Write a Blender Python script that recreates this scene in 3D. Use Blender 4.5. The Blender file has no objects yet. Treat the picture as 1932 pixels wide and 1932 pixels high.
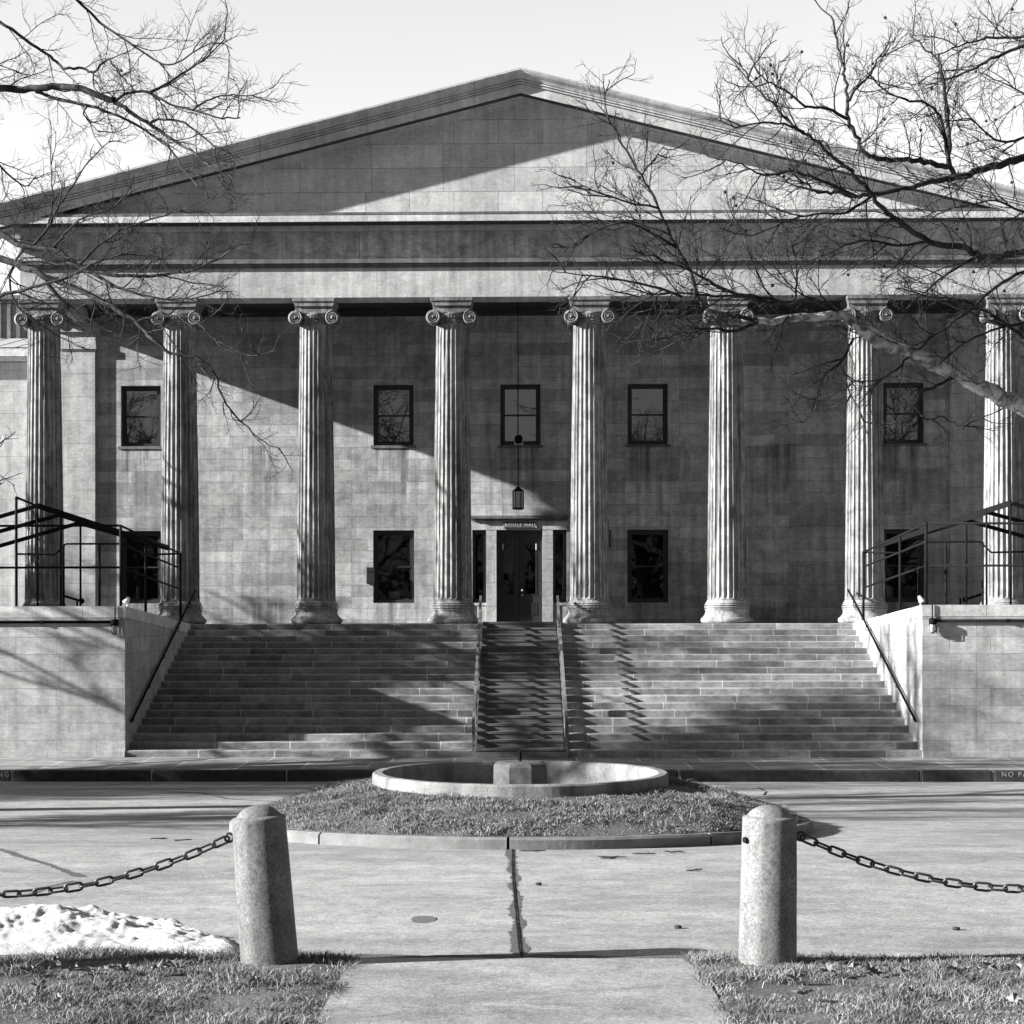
import bpy, math, random
import numpy as np
from mathutils import Vector, Matrix, noise
R = math.radians
random.seed(11)
S = bpy.context.scene
C = S.collection

# ------------------------------------------------------------------ camera model
FU, CX, CY, EZ, TH = 3500.0, 893.0, 1159.0, 2.885, R(1.3)
def pw(u, v, Y):
    """point of the photograph (in 1932 px units) at the depth Y"""
    du, dv = (u-CX)/FU, (CY-v)/FU
    d = Vector((-math.sin(TH)+du*math.cos(TH), math.cos(TH)+du*math.sin(TH), dv))
    return Vector((0, 0, EZ)) + d*(Y/d.y)

GT = [(-400, 1.6), (-60, 1.1), (0, .86), (9, .69), (11.9, .627), (13, .59), (16, .52), (19.4, .42), (23, .235), (28, .02), (34.2, -.2), (60, -.24), (600, -.3)]
def zg(d):
    for (a, za), (b, zb) in zip(GT, GT[1:]):
        if d <= b:
            return za+(zb-za)*(d-a)/(b-a)
    return GT[-1][1]
def gp(u, v, dz=0.0):
    """ground point seen at u, v"""
    lo, hi = 5.0, 34.2
    for _ in range(40):
        m = (lo+hi)/2
        if CY+FU*(EZ-zg(m)-dz)/m > v: lo = m
        else: hi = m
    p = pw(u, v, lo); p.z = zg(lo)+dz
    return p

# ------------------------------------------------------------------ objects
def tag(o, label=None, cat=None, group=None, kind=None):
    if label: o['label'] = label
    if cat: o['category'] = cat
    if group: o['group'] = group
    if kind: o['kind'] = kind
    return o
def empty(name, loc=(0, 0, 0), label=None, cat=None, group=None):
    o = bpy.data.objects.new(name, None); C.objects.link(o); o.location = loc
    o.empty_display_size = .2
    return tag(o, label, cat, group)
def copy_tree(o, parent=None):
    c = o.copy(); C.objects.link(c)
    if parent is not None: c.parent = parent
    for ch in list(o.children): copy_tree(ch, c)
    return c

class MB:
    def __init__(s): s.v = []; s.f = []; s.sm = []
    def add(s, vs, fs, smooth=False):
        k = len(s.v); s.v += [tuple(p) for p in vs]; s.f += [tuple(i+k for i in f) for f in fs]; s.sm += [smooth]*len(fs); return s
    def box(s, x0, x1, y0, y1, z0, z1, skip=''):
        vs = [(x0,y0,z0),(x1,y0,z0),(x1,y1,z0),(x0,y1,z0),(x0,y0,z1),(x1,y0,z1),(x1,y1,z1),(x0,y1,z1)]
        fs = {'b':(0,3,2,1),'t':(4,5,6,7),'f':(0,1,5,4),'r':(1,2,6,5),'k':(2,3,7,6),'l':(3,0,4,7)}
        return s.add(vs, [f for k, f in fs.items() if k not in skip])
    def bbox(s, x0, x1, y0, y1, z0, z1, b=.02):
        """box with chamfered edges"""
        vs = []; idx = {}
        xs, ys, zs = (x0, x1), (y0, y1), (z0, z1)
        for i in (0,1):
            for j in (0,1):
                for k in (0,1):
                    sx, sy, sz = (1,-1)[i]*b, (1,-1)[j]*b, (1,-1)[k]*b
                    idx[i,j,k,0] = len(vs); vs.append((xs[i], ys[j]+sy, zs[k]+sz))
                    idx[i,j,k,1] = len(vs); vs.append((xs[i]+sx, ys[j], zs[k]+sz))
                    idx[i,j,k,2] = len(vs); vs.append((xs[i]+sx, ys[j]+sy, zs[k]))
        fs = []
        cyc = [(0,0),(1,0),(1,1),(0,1)]
        for i in (0,1):
            f = [idx[i,a,c,0] for a, c in cyc]; fs.append(f if i else f[::-1])
            f = [idx[a,i,c,1] for a, c in cyc]; fs.append(f[::-1] if i else f)
            f = [idx[a,c,i,2] for a, c in cyc]; fs.append(f if i else f[::-1])
        for a in (0,1):
            for c in (0,1):
                fs.append([idx[0,a,c,1], idx[1,a,c,1], idx[1,a,c,2], idx[0,a,c,2]])
                fs.append([idx[a,0,c,0], idx[a,1,c,0], idx[a,1,c,2], idx[a,0,c,2]])
                fs.append([idx[a,c,0,0], idx[a,c,1,0], idx[a,c,1,1], idx[a,c,0,1]])
        for i in (0,1):
            for j in (0,1):
                for k in (0,1): fs.append([idx[i,j,k,0], idx[i,j,k,1], idx[i,j,k,2]])
        return s.add(vs, fs)
    def lathe(s, prof, c=(0,0,0), n=32, smooth=True, cap=True):
        vs = []
        for r, z in prof:
            for i in range(n):
                a = 2*math.pi*i/n
                vs.append((c[0]+r*math.cos(a), c[1]+r*math.sin(a), c[2]+z))
        fs = []
        for j in range(len(prof)-1):
            for i in range(n):
                fs.append((j*n+i, j*n+(i+1)%n, (j+1)*n+(i+1)%n, (j+1)*n+i))
        s.add(vs, fs, smooth)
        if cap:
            m = len(prof)-1
            k = len(s.v)-len(vs)
            s.f.append(tuple(k+m*n+i for i in range(n))); s.sm.append(False)
            s.f.append(tuple(k+i for i in range(n))[::-1]); s.sm.append(False)
        return s
    def tube(s, pts, rad, n=6, smooth=True, cap=True, closed=False):
        pts = [Vector(p) for p in pts]
        if not hasattr(rad, '__len__'): rad = [rad]*len(pts)
        vs = []; N = len(pts)
        t0 = (pts[1]-pts[0]).normalized()
        up = Vector((0,0,1)) if abs(t0.z) < .9 else Vector((1,0,0))
        nrm = t0.cross(up).normalized()
        for i, p in enumerate(pts):
            if closed: t = pts[(i+1)%N]-pts[i-1]
            else: t = pts[min(i+1,N-1)]-pts[max(i-1,0)]
            if t.length < 1e-9: t = t0.copy()
            t.normalize()
            nrm = nrm - t*nrm.dot(t)
            if nrm.length < 1e-6: nrm = t.orthogonal()
            nrm.normalize(); b = t.cross(nrm)
            for k in range(n):
                a = 2*math.pi*k/n
                vs.append(p+(nrm*math.cos(a)+b*math.sin(a))*rad[i])
        fs = []
        for i in range(N if closed else N-1):
            for k in range(n):
                j = (i+1) % N
                fs.append((i*n+k, i*n+(k+1)%n, j*n+(k+1)%n, j*n+k))
        s.add(vs, fs, smooth)
        if cap and not closed:
            k0 = len(s.v)-len(vs)
            s.f.append(tuple(k0+k for k in range(n))[::-1]); s.sm.append(False)
            s.f.append(tuple(k0+(N-1)*n+k for k in range(n))); s.sm.append(False)
        return s
    def bar(s, a, b, w, h):
        """flat bar from a to b, w wide across, h high"""
        a, b = Vector(a), Vector(b); t = (b-a).normalized()
        sd = t.cross(Vector((0,0,1))); sd = sd.normalized() if sd.length > 1e-6 else Vector((1,0,0))
        up = sd.cross(t).normalized()
        vs = []
        for p in (a, b):
            for i, j in ((-1,-1),(1,-1),(1,1),(-1,1)): vs.append(p+sd*(i*w/2)+up*(j*h/2))
        return s.add(vs, [(0,1,2,3)[::-1],(4,5,6,7),(0,1,5,4),(1,2,6,5),(2,3,7,6),(3,0,4,7)])
    def prism(s, poly, y0, y1):
        """poly in (x, z) extruded along y"""
        n = len(poly)
        vs = [(x, y0, z) for x, z in poly]+[(x, y1, z) for x, z in poly]
        fs = [tuple(range(n)), tuple(range(n, 2*n))[::-1]]+[(i, (i+1)%n+0, (i+1)%n+n, i+n)[::-1] for i in range(n)]
        return s.add(vs, fs)
    def sphere(s, c, r, n=10, m=6, sq=1.0):
        prof = [(r*math.sin(math.pi*(j+.0)/m) if 0 < j < m else .001, -sq*r*math.cos(math.pi*j/m)) for j in range(m+1)]
        return s.lathe(prof, c, n, True, False)
    def build(s, name, mat, parent=None, link=True):
        me = bpy.data.meshes.new(name); me.from_pydata(s.v, [], s.f)
        me.polygons.foreach_set('use_smooth', s.sm); me.materials.append(mat); me.update()
        o = bpy.data.objects.new(name, me)
        if link: C.objects.link(o)
        if parent is not None: o.parent = parent
        return o

# ------------------------------------------------------------------ materials
class NT:
    def __init__(s, name, rough=.85, spec=.3):
        s.m = bpy.data.materials.new(name); s.m.use_nodes = True
        s.t = s.m.node_tree; s.b = s.t.nodes['Principled BSDF']
        s.b.inputs['Roughness'].default_value = rough; s.b.inputs['Specular IOR Level'].default_value = spec
    def n(s, typ, ins=None, **kw):
        nd = s.t.nodes.new(typ)
        for k, v in kw.items(): setattr(nd, k, v)
        for k, v in (ins or {}).items():
            if isinstance(v, bpy.types.NodeSocket): s.t.links.new(v, nd.inputs[k])
            else: nd.inputs[k].default_value = v
        return nd
    def math(s, op, a, b=0.0, c=0.0, clamp=False):
        return s.n('ShaderNodeMath', {0: a, 1: b, 2: c}, operation=op, use_clamp=clamp).outputs[0]
    def rng(s, x, a, b, c, d, clamp=True):
        return s.n('ShaderNodeMapRange', {0: x, 1: a, 2: b, 3: c, 4: d}, clamp=clamp).outputs[0]
    def noise(s, vec, scale, detail=6.0, rough=.6, dist=0.0):
        return s.n('ShaderNodeTexNoise', {'Vector': vec, 'Scale': scale, 'Detail': detail, 'Roughness': rough, 'Distortion': dist}).outputs[0]
    def vec(s, x, y, z): return s.n('ShaderNodeCombineXYZ', {0: x, 1: y, 2: z}).outputs[0]
    def scl(s, v, k): return s.n('ShaderNodeVectorMath', {0: v, 1: k}, operation='MULTIPLY').outputs[0]
    def mix(s, f, a, b):
        nd = s.n('ShaderNodeMix', {0: f, 2: a, 3: b}, data_type='FLOAT'); return nd.outputs[0]
    def obj(s): return s.n('ShaderNodeTexCoord').outputs['Object']
    def color(s, val):
        s.t.links.new(val, s.b.inputs['Base Color'])
    def bump(s, h, strength=.3, dist=.02):
        b = s.n('ShaderNodeBump', {'Height': h, 'Strength': strength, 'Distance': dist})
        s.t.links.new(b.outputs[0], s.b.inputs['Normal'])
def flat(name, g, rough=.6, spec=.4, var=.15, sc=8, metal=0.0, bump=0.0):
    m = NT(name, rough, spec); o = m.obj()
    n = m.noise(o, sc, 5)
    m.color(m.rng(n, .25, .75, g*(1-var), g*(1+var)))
    m.b.inputs['Metallic'].default_value = metal
    if bump: m.bump(m.noise(o, sc*4, 4), bump, .01)
    return m.m
def stone(name, lo, hi, rh=.31, bw=1.25, mort=.007, mcol=.12, stain=.5, streak=.35, rough=.88, zoff=0.0, squash=.62, off=.37, win=False, bumpk=.2, rand=False, joint=None):
    m = NT(name, rough, .25); o = m.obj()
    sp = m.n('ShaderNodeSeparateXYZ', {0: o}); x, y, z = sp.outputs
    nx = m.n('ShaderNodeSeparateXYZ', {0: m.n('ShaderNodeNewGeometry').outputs['Normal']}).outputs[0]
    ax = m.math('GREATER_THAN', m.math('ABSOLUTE', nx), .6)
    uu = m.mix(ax, x, y)
    if rand:
        rnd = m.n('ShaderNodeObjectInfo').outputs['Random']
        uu = m.math('ADD', uu, m.math('MULTIPLY', rnd, 17.0))
    wob = m.math('MULTIPLY', m.math('SUBTRACT', m.noise(o, 3.5, 3), .5), .012)
    bv = m.vec(uu, m.math('ADD', m.math('ADD', z, zoff), wob), 0.0)
    br = m.n('ShaderNodeTexBrick', {'Vector': bv, 'Color1': (lo,)*3+(1,), 'Color2': (hi,)*3+(1,), 'Mortar': (0,0,0,1), 'Scale': 1.0,
             'Mortar Size': mort, 'Mortar Smooth': .3, 'Bias': 0.0, 'Brick Width': bw, 'Row Height': rh},
             offset=off, offset_frequency=3, squash=squash, squash_frequency=3)
    base = m.n('ShaderNodeSeparateColor', {0: br.outputs[0]}).outputs[0]
    fac = br.outputs['Fac']
    big = m.noise(o, .45, 7, .62); med = m.noise(o, 2.6, 8, .68, .4); fine = m.noise(o, 38, 5, .7)
    k = m.math('MULTIPLY', m.rng(big, .3, .62, 1-stain*.5, 1.08), m.rng(med, .28, .62, 1-stain*.75, 1.08))
    st = m.noise(m.vec(m.math('MULTIPLY', uu, 5.5), m.math('MULTIPLY', z, .35), m.math('MULTIPLY', uu, .7)), 1.0, 6, .6)
    k = m.math('MULTIPLY', k, m.rng(st, .36, .6, 1-streak, 1.05))
    grain = m.noise(m.vec(m.math('MULTIPLY', uu, 2.0), m.math('MULTIPLY', z, 30.0), y), 1.0, 4)
    k = m.math('MULTIPLY', k, m.rng(grain, .3, .7, .93, 1.05))
    k = m.math('MULTIPLY', k, m.rng(fine, .3, .7, .78, 1.14))
    mott = m.noise(m.scl(o, (1, 1, 2.4)), 7, 9, .76)
    k = m.math('MULTIPLY', k, m.rng(mott, .34, .62, 1-stain*.5, 1.08))
    if win:      # run-off stains below the upper sills and the door head
        q = m.math('ABSOLUTE', m.math('SUBTRACT', m.math('FRACT', m.math('ADD', m.math('DIVIDE', m.math('SUBTRACT', x, XC), SP), 50.5)), .5))
        inx = m.rng(q, .10, .24, 1.0, 0.0)
        dn = m.math('MULTIPLY', m.rng(z, 5.5, 7.37, 0.1, 1.0), m.math('LESS_THAN', z, 7.38))
        dn2 = m.math('MULTIPLY', m.rng(z, 2.65, 3.18, 0.5, .9), m.math('LESS_THAN', z, 3.19))
        ms = m.math('MULTIPLY', m.math('MULTIPLY', inx, m.math('MAXIMUM', dn, dn2)), m.rng(st, .34, .6, 1.0, .15))
        k = m.math('MULTIPLY', k, m.rng(ms, 0.0, 1.0, 1.0, .3))
    val = m.math('MULTIPLY', base, k)
    if rand:
        fz = m.math('FRACT', m.math('DIVIDE', m.math('ADD', z, m.math('ADD', .012, m.math('MULTIPLY', wob, 2.0))), FZ/19))
        val = m.mix(m.math('MULTIPLY', m.rng(fz, .06, .13, 1.0, 0.0), m.rng(med, .3, .62, .1, .85)), val, .38)
    jc = mcol if joint is None else joint
    val = m.mix(fac, val, m.math('MULTIPLY', m.rng(med, .3, .7, .55, 1.3), jc))
    m.color(val)
    h = m.math('SUBTRACT', m.math('ADD', m.math('MULTIPLY', fine, .5), m.math('MULTIPLY', m.math('ADD', med, mott), .8)), m.math('MULTIPLY', fac, 1.3))
    m.bump(h, bumpk, .04)
    return m.m

XC, SP, FZ = .14, 3.371, 2.654          # axis of the hall and spacing of its columns
M = {}
M['wall'] = stone('ashlar_wall', .36, .59, .305, 1.45, .005, .2, .5, .25, win=True)
M['anta'] = stone('ashlar_pilaster', .46, .54, .62, 2.4, .005, .2, .4, .2)
M['ent'] = stone('ashlar_entablature', .45, .55, 2.6, 3.371, .006, .2, .36, .22, squash=1, off=.5, zoff=.3)
M['frieze'] = stone('ashlar_frieze', .60, .72, 2.6, 1.9, .006, .1, .7, .3, squash=.8, off=.5, zoff=.3)
M['tymp'] = stone('ashlar_tympanum', .50, .68, .585, 1.75, .006, .2, .3, .12, zoff=-.34)
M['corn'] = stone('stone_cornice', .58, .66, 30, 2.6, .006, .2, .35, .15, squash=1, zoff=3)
M['cornd'] = stone('stone_cornice_dark', .16, .2, 30, 2.6, .006, .2, .5, .3, squash=1, zoff=3)
M['block'] = stone('ashlar_terrace', .40, .51, .347, 1.32, .005, .22, .42, .18)
M['step'] = stone('stone_step', .25, .46, 30, 2.2, .011, .5, .6, .1, rand=True, zoff=7, joint=.55, squash=.7)
M['floor'] = flat('porch_stone', .18, .8, .3, .25, 2)
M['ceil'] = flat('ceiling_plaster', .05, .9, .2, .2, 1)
M['soffit_shade'] = flat('painted_soffit_shade', .06, .9, .2, .4, 5)  # shade colour for the sheets under the cornices
M['slate'] = flat('roof_metal_dark', .2, .6, .3, .2, 3)

def col_mat(nm='weathered_marble', gain=.31, a=.36, b=.54, smin=.42, bk=.35):
    m = NT(nm, .85, .25); o = m.obj()
    rnd = m.n('ShaderNodeObjectInfo').outputs['Random']
    o2 = m.n('ShaderNodeVectorMath', {0: o, 1: m.vec(m.math('MULTIPLY', rnd, 9.0), m.math('MULTIPLY', rnd, 31.0), m.math('MULTIPLY', rnd, 5.0))}, operation='ADD').outputs[0]
    st = m.noise(m.scl(o2, (6, 6, .22)), 1.0, 7, .62); med = m.noise(o2, 3.0, 8, .68, .5); fine = m.noise(o2, 45, 5, .7)
    z = m.n('ShaderNodeSeparateXYZ', {0: o}).outputs[2]
    dr = m.n('ShaderNodeTexNoise', {'W': m.math('FLOOR', m.math('ADD', m.math('DIVIDE', z, 1.62), m.math('MULTIPLY', rnd, 40.0))), 'Scale': 3.1}, noise_dimensions='1D').outputs[0]
    k = m.math('MULTIPLY', m.rng(st, a, b, smin, 1.06), m.rng(med, .34, .58, .55, 1.08))
    k = m.math('MULTIPLY', k, m.rng(fine, .3, .7, .72, 1.16))
    k = m.math('MULTIPLY', k, m.rng(m.noise(m.scl(o2, (1, 1, .10)), 15, 6, .7), .40, .52, .62, 1.05))
    k = m.math('MULTIPLY', k, m.rng(dr, .3, .7, .84, 1.12))
    m.color(m.math('MULTIPLY', k, gain))
    m.bump(m.math('ADD', m.math('MULTIPLY', med, .8), m.math('MULTIPLY', fine, .4)), bk, .02)
    return m.m
M['col'] = col_mat(); M['base'] = col_mat('base_marble', .34, .2, .46, .7, .12); M['cap'] = col_mat('sooty_marble', .26, .36, .62, .5, .15)

def road_mat():
    m = NT('worn_concrete', .9, .2); o = m.obj()
    big = m.noise(m.scl(o, (.25, .7, 1)), 1.0, 6, .6, .5); med = m.noise(o, 3.5, 8, .7); fine = m.noise(o, 55, 6, .75); sp = m.noise(o, 16, 4, .6)
    k = m.math('MULTIPLY', m.rng(big, .3, .68, .68, 1.08), m.rng(med, .28, .65, .66, 1.10))
    k = m.math('MULTIPLY', k, m.rng(fine, .28, .62, .42, 1.18))
    k = m.math('MULTIPLY', k, m.rng(m.noise(o, 22, 5, .75), .3, .62, .72, 1.1))
    spk = m.math('MULTIPLY', m.rng(sp, .56, .64, 0.0, 1.0), m.rng(fine, .45, .6, 0.0, 1.0))
    k = m.math('MULTIPLY', k, m.rng(spk, 0.0, 1.0, 1.0, .5))
    stn = m.math('MULTIPLY', m.rng(m.noise(m.scl(o, (.5, 1, 1)), 1.1, 8, .72, .8), .52, .62, 0.0, 1.0), m.rng(med, .35, .6, .2, 1.0))
    k = m.math('MULTIPLY', k, m.rng(stn, 0.0, 1.0, 1.0, .66))
    m.color(m.math('MULTIPLY', k, .45))
    m.bump(m.math('ADD', m.math('MULTIPLY', fine, .6), m.math('MULTIPLY', med, .8)), .55, .02)
    return m.m
M['road'] = road_mat()
M['kerb'] = flat('dark_granite', .035, .85, .3, .5, 9, bump=.5)
M['kerbj'] = flat('pale_mortar', .3, .9, .2, .4, 20)
M['ikerb'] = flat('concrete_kerb', .18, .9, .2, .3, 6, bump=.4)
def basin_mat():
    m = NT('cast_concrete', .9, .2); o = m.obj()
    med = m.noise(o, 2.2, 8, .7, .4); fine = m.noise(o, 45, 6, .75)
    st = m.noise(m.scl(o, (4, 4, .6)), 1.0, 6)
    k = m.math('MULTIPLY', m.rng(med, .3, .6, .5, 1.08), m.rng(fine, .28, .65, .65, 1.12))
    k = m.math('MULTIPLY', k, m.rng(st, .35, .6, .6, 1.05))
    m.color(m.math('MULTIPLY', k, .31)); m.bump(fine, .6, .02)
    return m.m
M['basin'] = basin_mat()
def bollard_mat(nm='grey_granite', gain=.2):
    m = NT(nm, .85, .25); o = m.obj()
    med = m.noise(o, 6, 7, .65); fine = m.noise(o, 55, 6, .8); st = m.noise(m.scl(o, (9, 9, 1.2)), 1.0, 5)
    k = m.math('MULTIPLY', m.rng(med, .3, .65, .6, 1.08), m.rng(fine, .34, .64, .42, 1.3))
    k = m.math('MULTIPLY', k, m.rng(st, .3, .6, .75, 1.05))
    m.color(m.math('MULTIPLY', k, gain)); m.bump(m.math('ADD', m.math('MULTIPLY', fine, .5), med), .6, .012)
    return m.m
M['bollard'] = bollard_mat(); M['bollard2'] = bollard_mat('pale_granite', .25)
M['iron'] = flat('black_iron', .008, .8, .08, .3, 20)
M['pipe'] = flat('dark_painted_pipe', .010, .75, .12, .4, 12)
M['chain'] = flat('chain_steel', .035, .38, .6, .4, 30)
M['white'] = flat('white_paint', .75, .5, .4, .1, 10)
M['wood'] = flat('dark_stair_boards', .125, .75, .3, .3, 4)
M['rail'] = flat('weathered_grey_timber', .17, .8, .3, .35, 7)
M['frame'] = flat('black_window_paint', .018, .5, .5, .3, 10)
M['door'] = flat('black_door_paint', .022, .45, .5, .3, 5)
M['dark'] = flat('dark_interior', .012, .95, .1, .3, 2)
M['sign'] = flat('dark_bronze', .06, .5, .4, .3, 12)
M['letter'] = flat('worn_letter_metal', .5, .5, .5, .4, 25)
M['brass'] = flat('pale_metal', .6, .35, .6, .2, 10)
M['kletter'] = flat('faded_stencil_paint', .30, .9, .2, .6, 25)
def glass_mat(name, ior, tint):
    m = NT(name); t = m.t; t.nodes.remove(m.b)
    fr = m.n('ShaderNodeFresnel', {'IOR': ior})
    w = m.noise(m.obj(), 1.3, 2)
    bp = m.n('ShaderNodeBump', {'Height': w, 'Strength': .012, 'Distance': .02})
    gl = m.n('ShaderNodeBsdfGlossy', {'Color': (.9,.9,.9,1), 'Roughness': .015, 'Normal': bp.outputs[0]})
    tr = m.n('ShaderNodeBsdfTransparent', {'Color': (tint,)*3+(1,)})
    mx = m.n('ShaderNodeMixShader', {0: fr.outputs[0], 1: tr.outputs[0], 2: gl.outputs[0]})
    t.links.new(mx.outputs[0], t.nodes['Material Output'].inputs[0])
    return m.m
M['glass'] = glass_mat('window_glass', 3.4, .6)
M['glass2'] = glass_mat('lower_window_glass', 1.7, .9)
M['lglass'] = flat('frosted_lamp_glass', .32, .25, .5, .1, 5)
def snow_mat():
    m = NT('old_snow', .7, .2); o = m.obj()
    d = m.noise(o, 9, 9, .78); s = m.noise(o, 3.5, 8, .75)
    k = m.math('MULTIPLY', m.rng(d, .56, .70, 1.0, .42), m.rng(s, .3, .58, .62, 1.0))
    m.color(m.math('MULTIPLY', k, .66)); m.bump(m.noise(o, 18, 8, .75), .8, .05)
    m.b.inputs['Subsurface Weight'].default_value = .0
    return m.m
M['snow'] = snow_mat()
def grass_mat(name, lo, hi):
    m = NT(name, .8, .25); o = m.obj()
    r = m.n('ShaderNodeNewGeometry').outputs['Random Per Island']
    n = m.noise(o, 1.6, 5)
    g = m.math('MULTIPLY', m.math('ADD', .15, r), m.rng(n, .32, .66, .25, 1.0))
    m.color(m.rng(g, 0.0, 1.05, lo, hi))
    return m.m
M['grass'] = grass_mat('winter_grass', .03, .42)
def soil_mat():
    m = NT('turf_soil', .95, .1); o = m.obj()
    k = m.math('MULTIPLY', m.rng(m.noise(o, 1.2, 6), .3, .7, .6, 1.1), m.rng(m.noise(o, 55, 8, .85), .38, .6, .2, 1.9))
    m.color(m.math('MULTIPLY', k, .14)); m.bump(m.noise(o, 60, 5, .7), .8, .03)
    return m.m
M['soil'] = soil_mat()
def bark_mat(name, lo, hi, sc, a=.47, b=.53):
    m = NT(name, .85, .2); o = m.obj()
    p = m.noise(m.scl(o, (1, 1, .8)), sc, 6, .62, .6); f = m.noise(o, 45, 5, .7)
    m.color(m.math('MULTIPLY', m.rng(p, a, b, lo, hi), m.rng(f, .3, .7, .75, 1.2)))
    m.bump(m.math('ADD', p, m.math('MULTIPLY', f, .6)), .5, .02)
    return m.m
M['bark'] = bark_mat('mottled_plane_bark', .13, .52, 7, .42, .56)
M['twig'] = bark_mat('twig_bark', .012, .05, 5, .4, .6)
M['bark2'] = bark_mat('dark_bark', .02, .07, 5, .4, .6)
M['seed'] = flat('seed_ball_brown', .03, .9, .1, .3, 30)
M['leaf'] = grass_mat('dead_leaf', .10, .30)
M['stick'] = flat('dead_twig', .05, .9, .1, .4, 20)
M['ped'] = flat('dark_concrete', .09, .85, .25, .5, 7, bump=.4)  # pedestal concrete, darker than the basin on every face
M['fol'] = flat('indoor_foliage', .16, .7, .3, .5, 20)
M['patch'] = flat('tar_patch', .13, .85, .2, .3, 14)
M['crack'] = flat('crack_stain', .10, .9, .2, .45, 18)
M['gap'] = flat('crack_core', .012, .95, .1, .3, 18)  # dark lines of the cracks and joints
def seam_mat():
    m = NT('standing_seam_metal', .5, .4); o = m.obj()
    x = m.n('ShaderNodeSeparateXYZ', {0: o}).outputs[0]
    fr = m.math('FRACT', m.math('DIVIDE', x, .62))
    m.color(m.math('MULTIPLY', m.math('GREATER_THAN', fr, .12), m.rng(m.noise(o, 3, 5), .3, .7, .34, .46)))
    return m.m
M['seam'] = seam_mat()
def pave_mat():
    m = NT('flagstone_pavement', .9, .2); o = m.obj()
    br = m.n('ShaderNodeTexBrick', {'Vector': o, 'Color1': (.24,)*3+(1,), 'Color2': (.38,)*3+(1,), 'Mortar': (.6,)*3+(1,), 'Scale': 1.0, 'Mortar Size': .02,
             'Brick Width': 1.22, 'Row Height': 3.3, 'Mortar Smooth': .2}, offset=0.3)
    c = m.n('ShaderNodeSeparateColor', {0: br.outputs[0]}).outputs[0]
    k = m.math('MULTIPLY', m.rng(m.noise(o, 2, 7, .65), .3, .65, .6, 1.1), m.rng(m.noise(o, 50, 5, .7), .3, .7, .7, 1.15))
    m.color(m.math('MULTIPLY', c, k)); m.bump(m.noise(o, 50, 5, .7), .5, .02)
    return m.m
M['pave'] = pave_mat()

# ------------------------------------------------------------------ ground, road, pavement
def sheet(name, ds, xs, dz, mat, zf=None, label=None, wob=0.0):
    mb = MB(); vs = []
    for d in ds:
        for x in xs: vs.append((x, d, (zf(x, d) if zf else zg(d))+dz))
    n = len(xs); fs = [(j*n+i, j*n+i+1, (j+1)*n+i+1, (j+1)*n+i) for j in range(len(ds)-1) for i in range(n-1)]
    mb.add(vs, fs, True); o = mb.build(name, mat); o['kind'] = 'structure'
    return o
def lin(a, b, n): return [a+(b-a)*i/(n-1) for i in range(n)]
tag(sheet('ground', [-400,-200,-100,-60,-30,-10,0,5,9,11,11.9,13,15,16,18,19.4,21,23,25,28,31,34.2,40,60,150,600], lin(-500, 500, 41), -.06, M['soil']), 'dark turf ground around the hall and drive', 'ground')
road = sheet('road', lin(12.0, 34.18, 46), lin(-60, 60, 61), 0, M['road'])
tag(road, 'pale worn concrete drive looping round the island', 'road')
# pavement slab and kerb
pv = MB().box(-60, 60, 34.42, 37.6, -.3, 0.0); o = pv.build('pavement', M['pave'])
tag(o, 'flagstone pavement at the foot of the stone steps', 'pavement', kind='structure')
PB = MB().box(-60, 60, 37.6, 53, -.3, -.012); tag(PB.build('yard', M['soil']), 'turf strip beside the terrace walls', 'ground', kind='structure')
kerb = empty('kerb', (0, 34.3, 0)); tag(kerb, 'dark granite kerb lettered no parking along the pavement', 'kerb', kind='structure')
kj = [pw(u, 1465, 34.2).x for u in (20, 285, 540, 1737-0, 1874)]
kx = sorted([-60, -40, -25, -18, -13.5]+kj+[3.0, 13.0, 20, 30, 45, 60])
for a, b in zip(kx, kx[1:]):
    mb = MB(); mb.bbox(a+.012, b-.012, 34.2, 34.42, -.42, .004+.004*math.sin(a*7), .025); k = mb.build('kerb_stone', M['kerb'], kerb); k.location = (0, -34.3, 0)
mb = MB()
for a in kx[1:-1]: mb.box(a-.0115, a+.0115, 34.212, 34.41, -.4, -.008)
mb.build('joint_mortar', M['kerbj'], kerb).location = (0, -34.3, 0)
def text_obj(name, body, size, mat, parent, loc, depth=.004, rot=(R(90),0,0), align='CENTER', space=1.0):
    cu = bpy.data.curves.new(name, 'FONT'); cu.body = body; cu.size = size; cu.extrude = depth; cu.align_x = align; cu.align_y = 'CENTER'; cu.space_character = space
    t = bpy.data.objects.new(name, cu); C.objects.link(t)
    dg = bpy.context.evaluated_depsgraph_get(); me = bpy.data.meshes.new_from_object(t.evaluated_get(dg))
    bpy.data.objects.remove(t); o = bpy.data.objects.new(name, me); C.objects.link(o)
    me.materials.clear(); me.materials.append(mat)
    o.location = loc; o.rotation_euler = rot
    if parent is not None: o.parent = parent
    return o
p0 = pw(1889, 1463, 34.2); p1 = pw(17, 1460, 34.2)
text_obj('stencil_lettering', 'NO PARKING', .125, M['kletter'], kerb, (p0.x, -.102, p0.z), .002, align='LEFT', space=1.35)
text_obj('stencil_lettering', 'NO PARKING', .125, M['kletter'], kerb, (p1.x, -.102, p1.z), .002, align='RIGHT', space=1.35)

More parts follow.
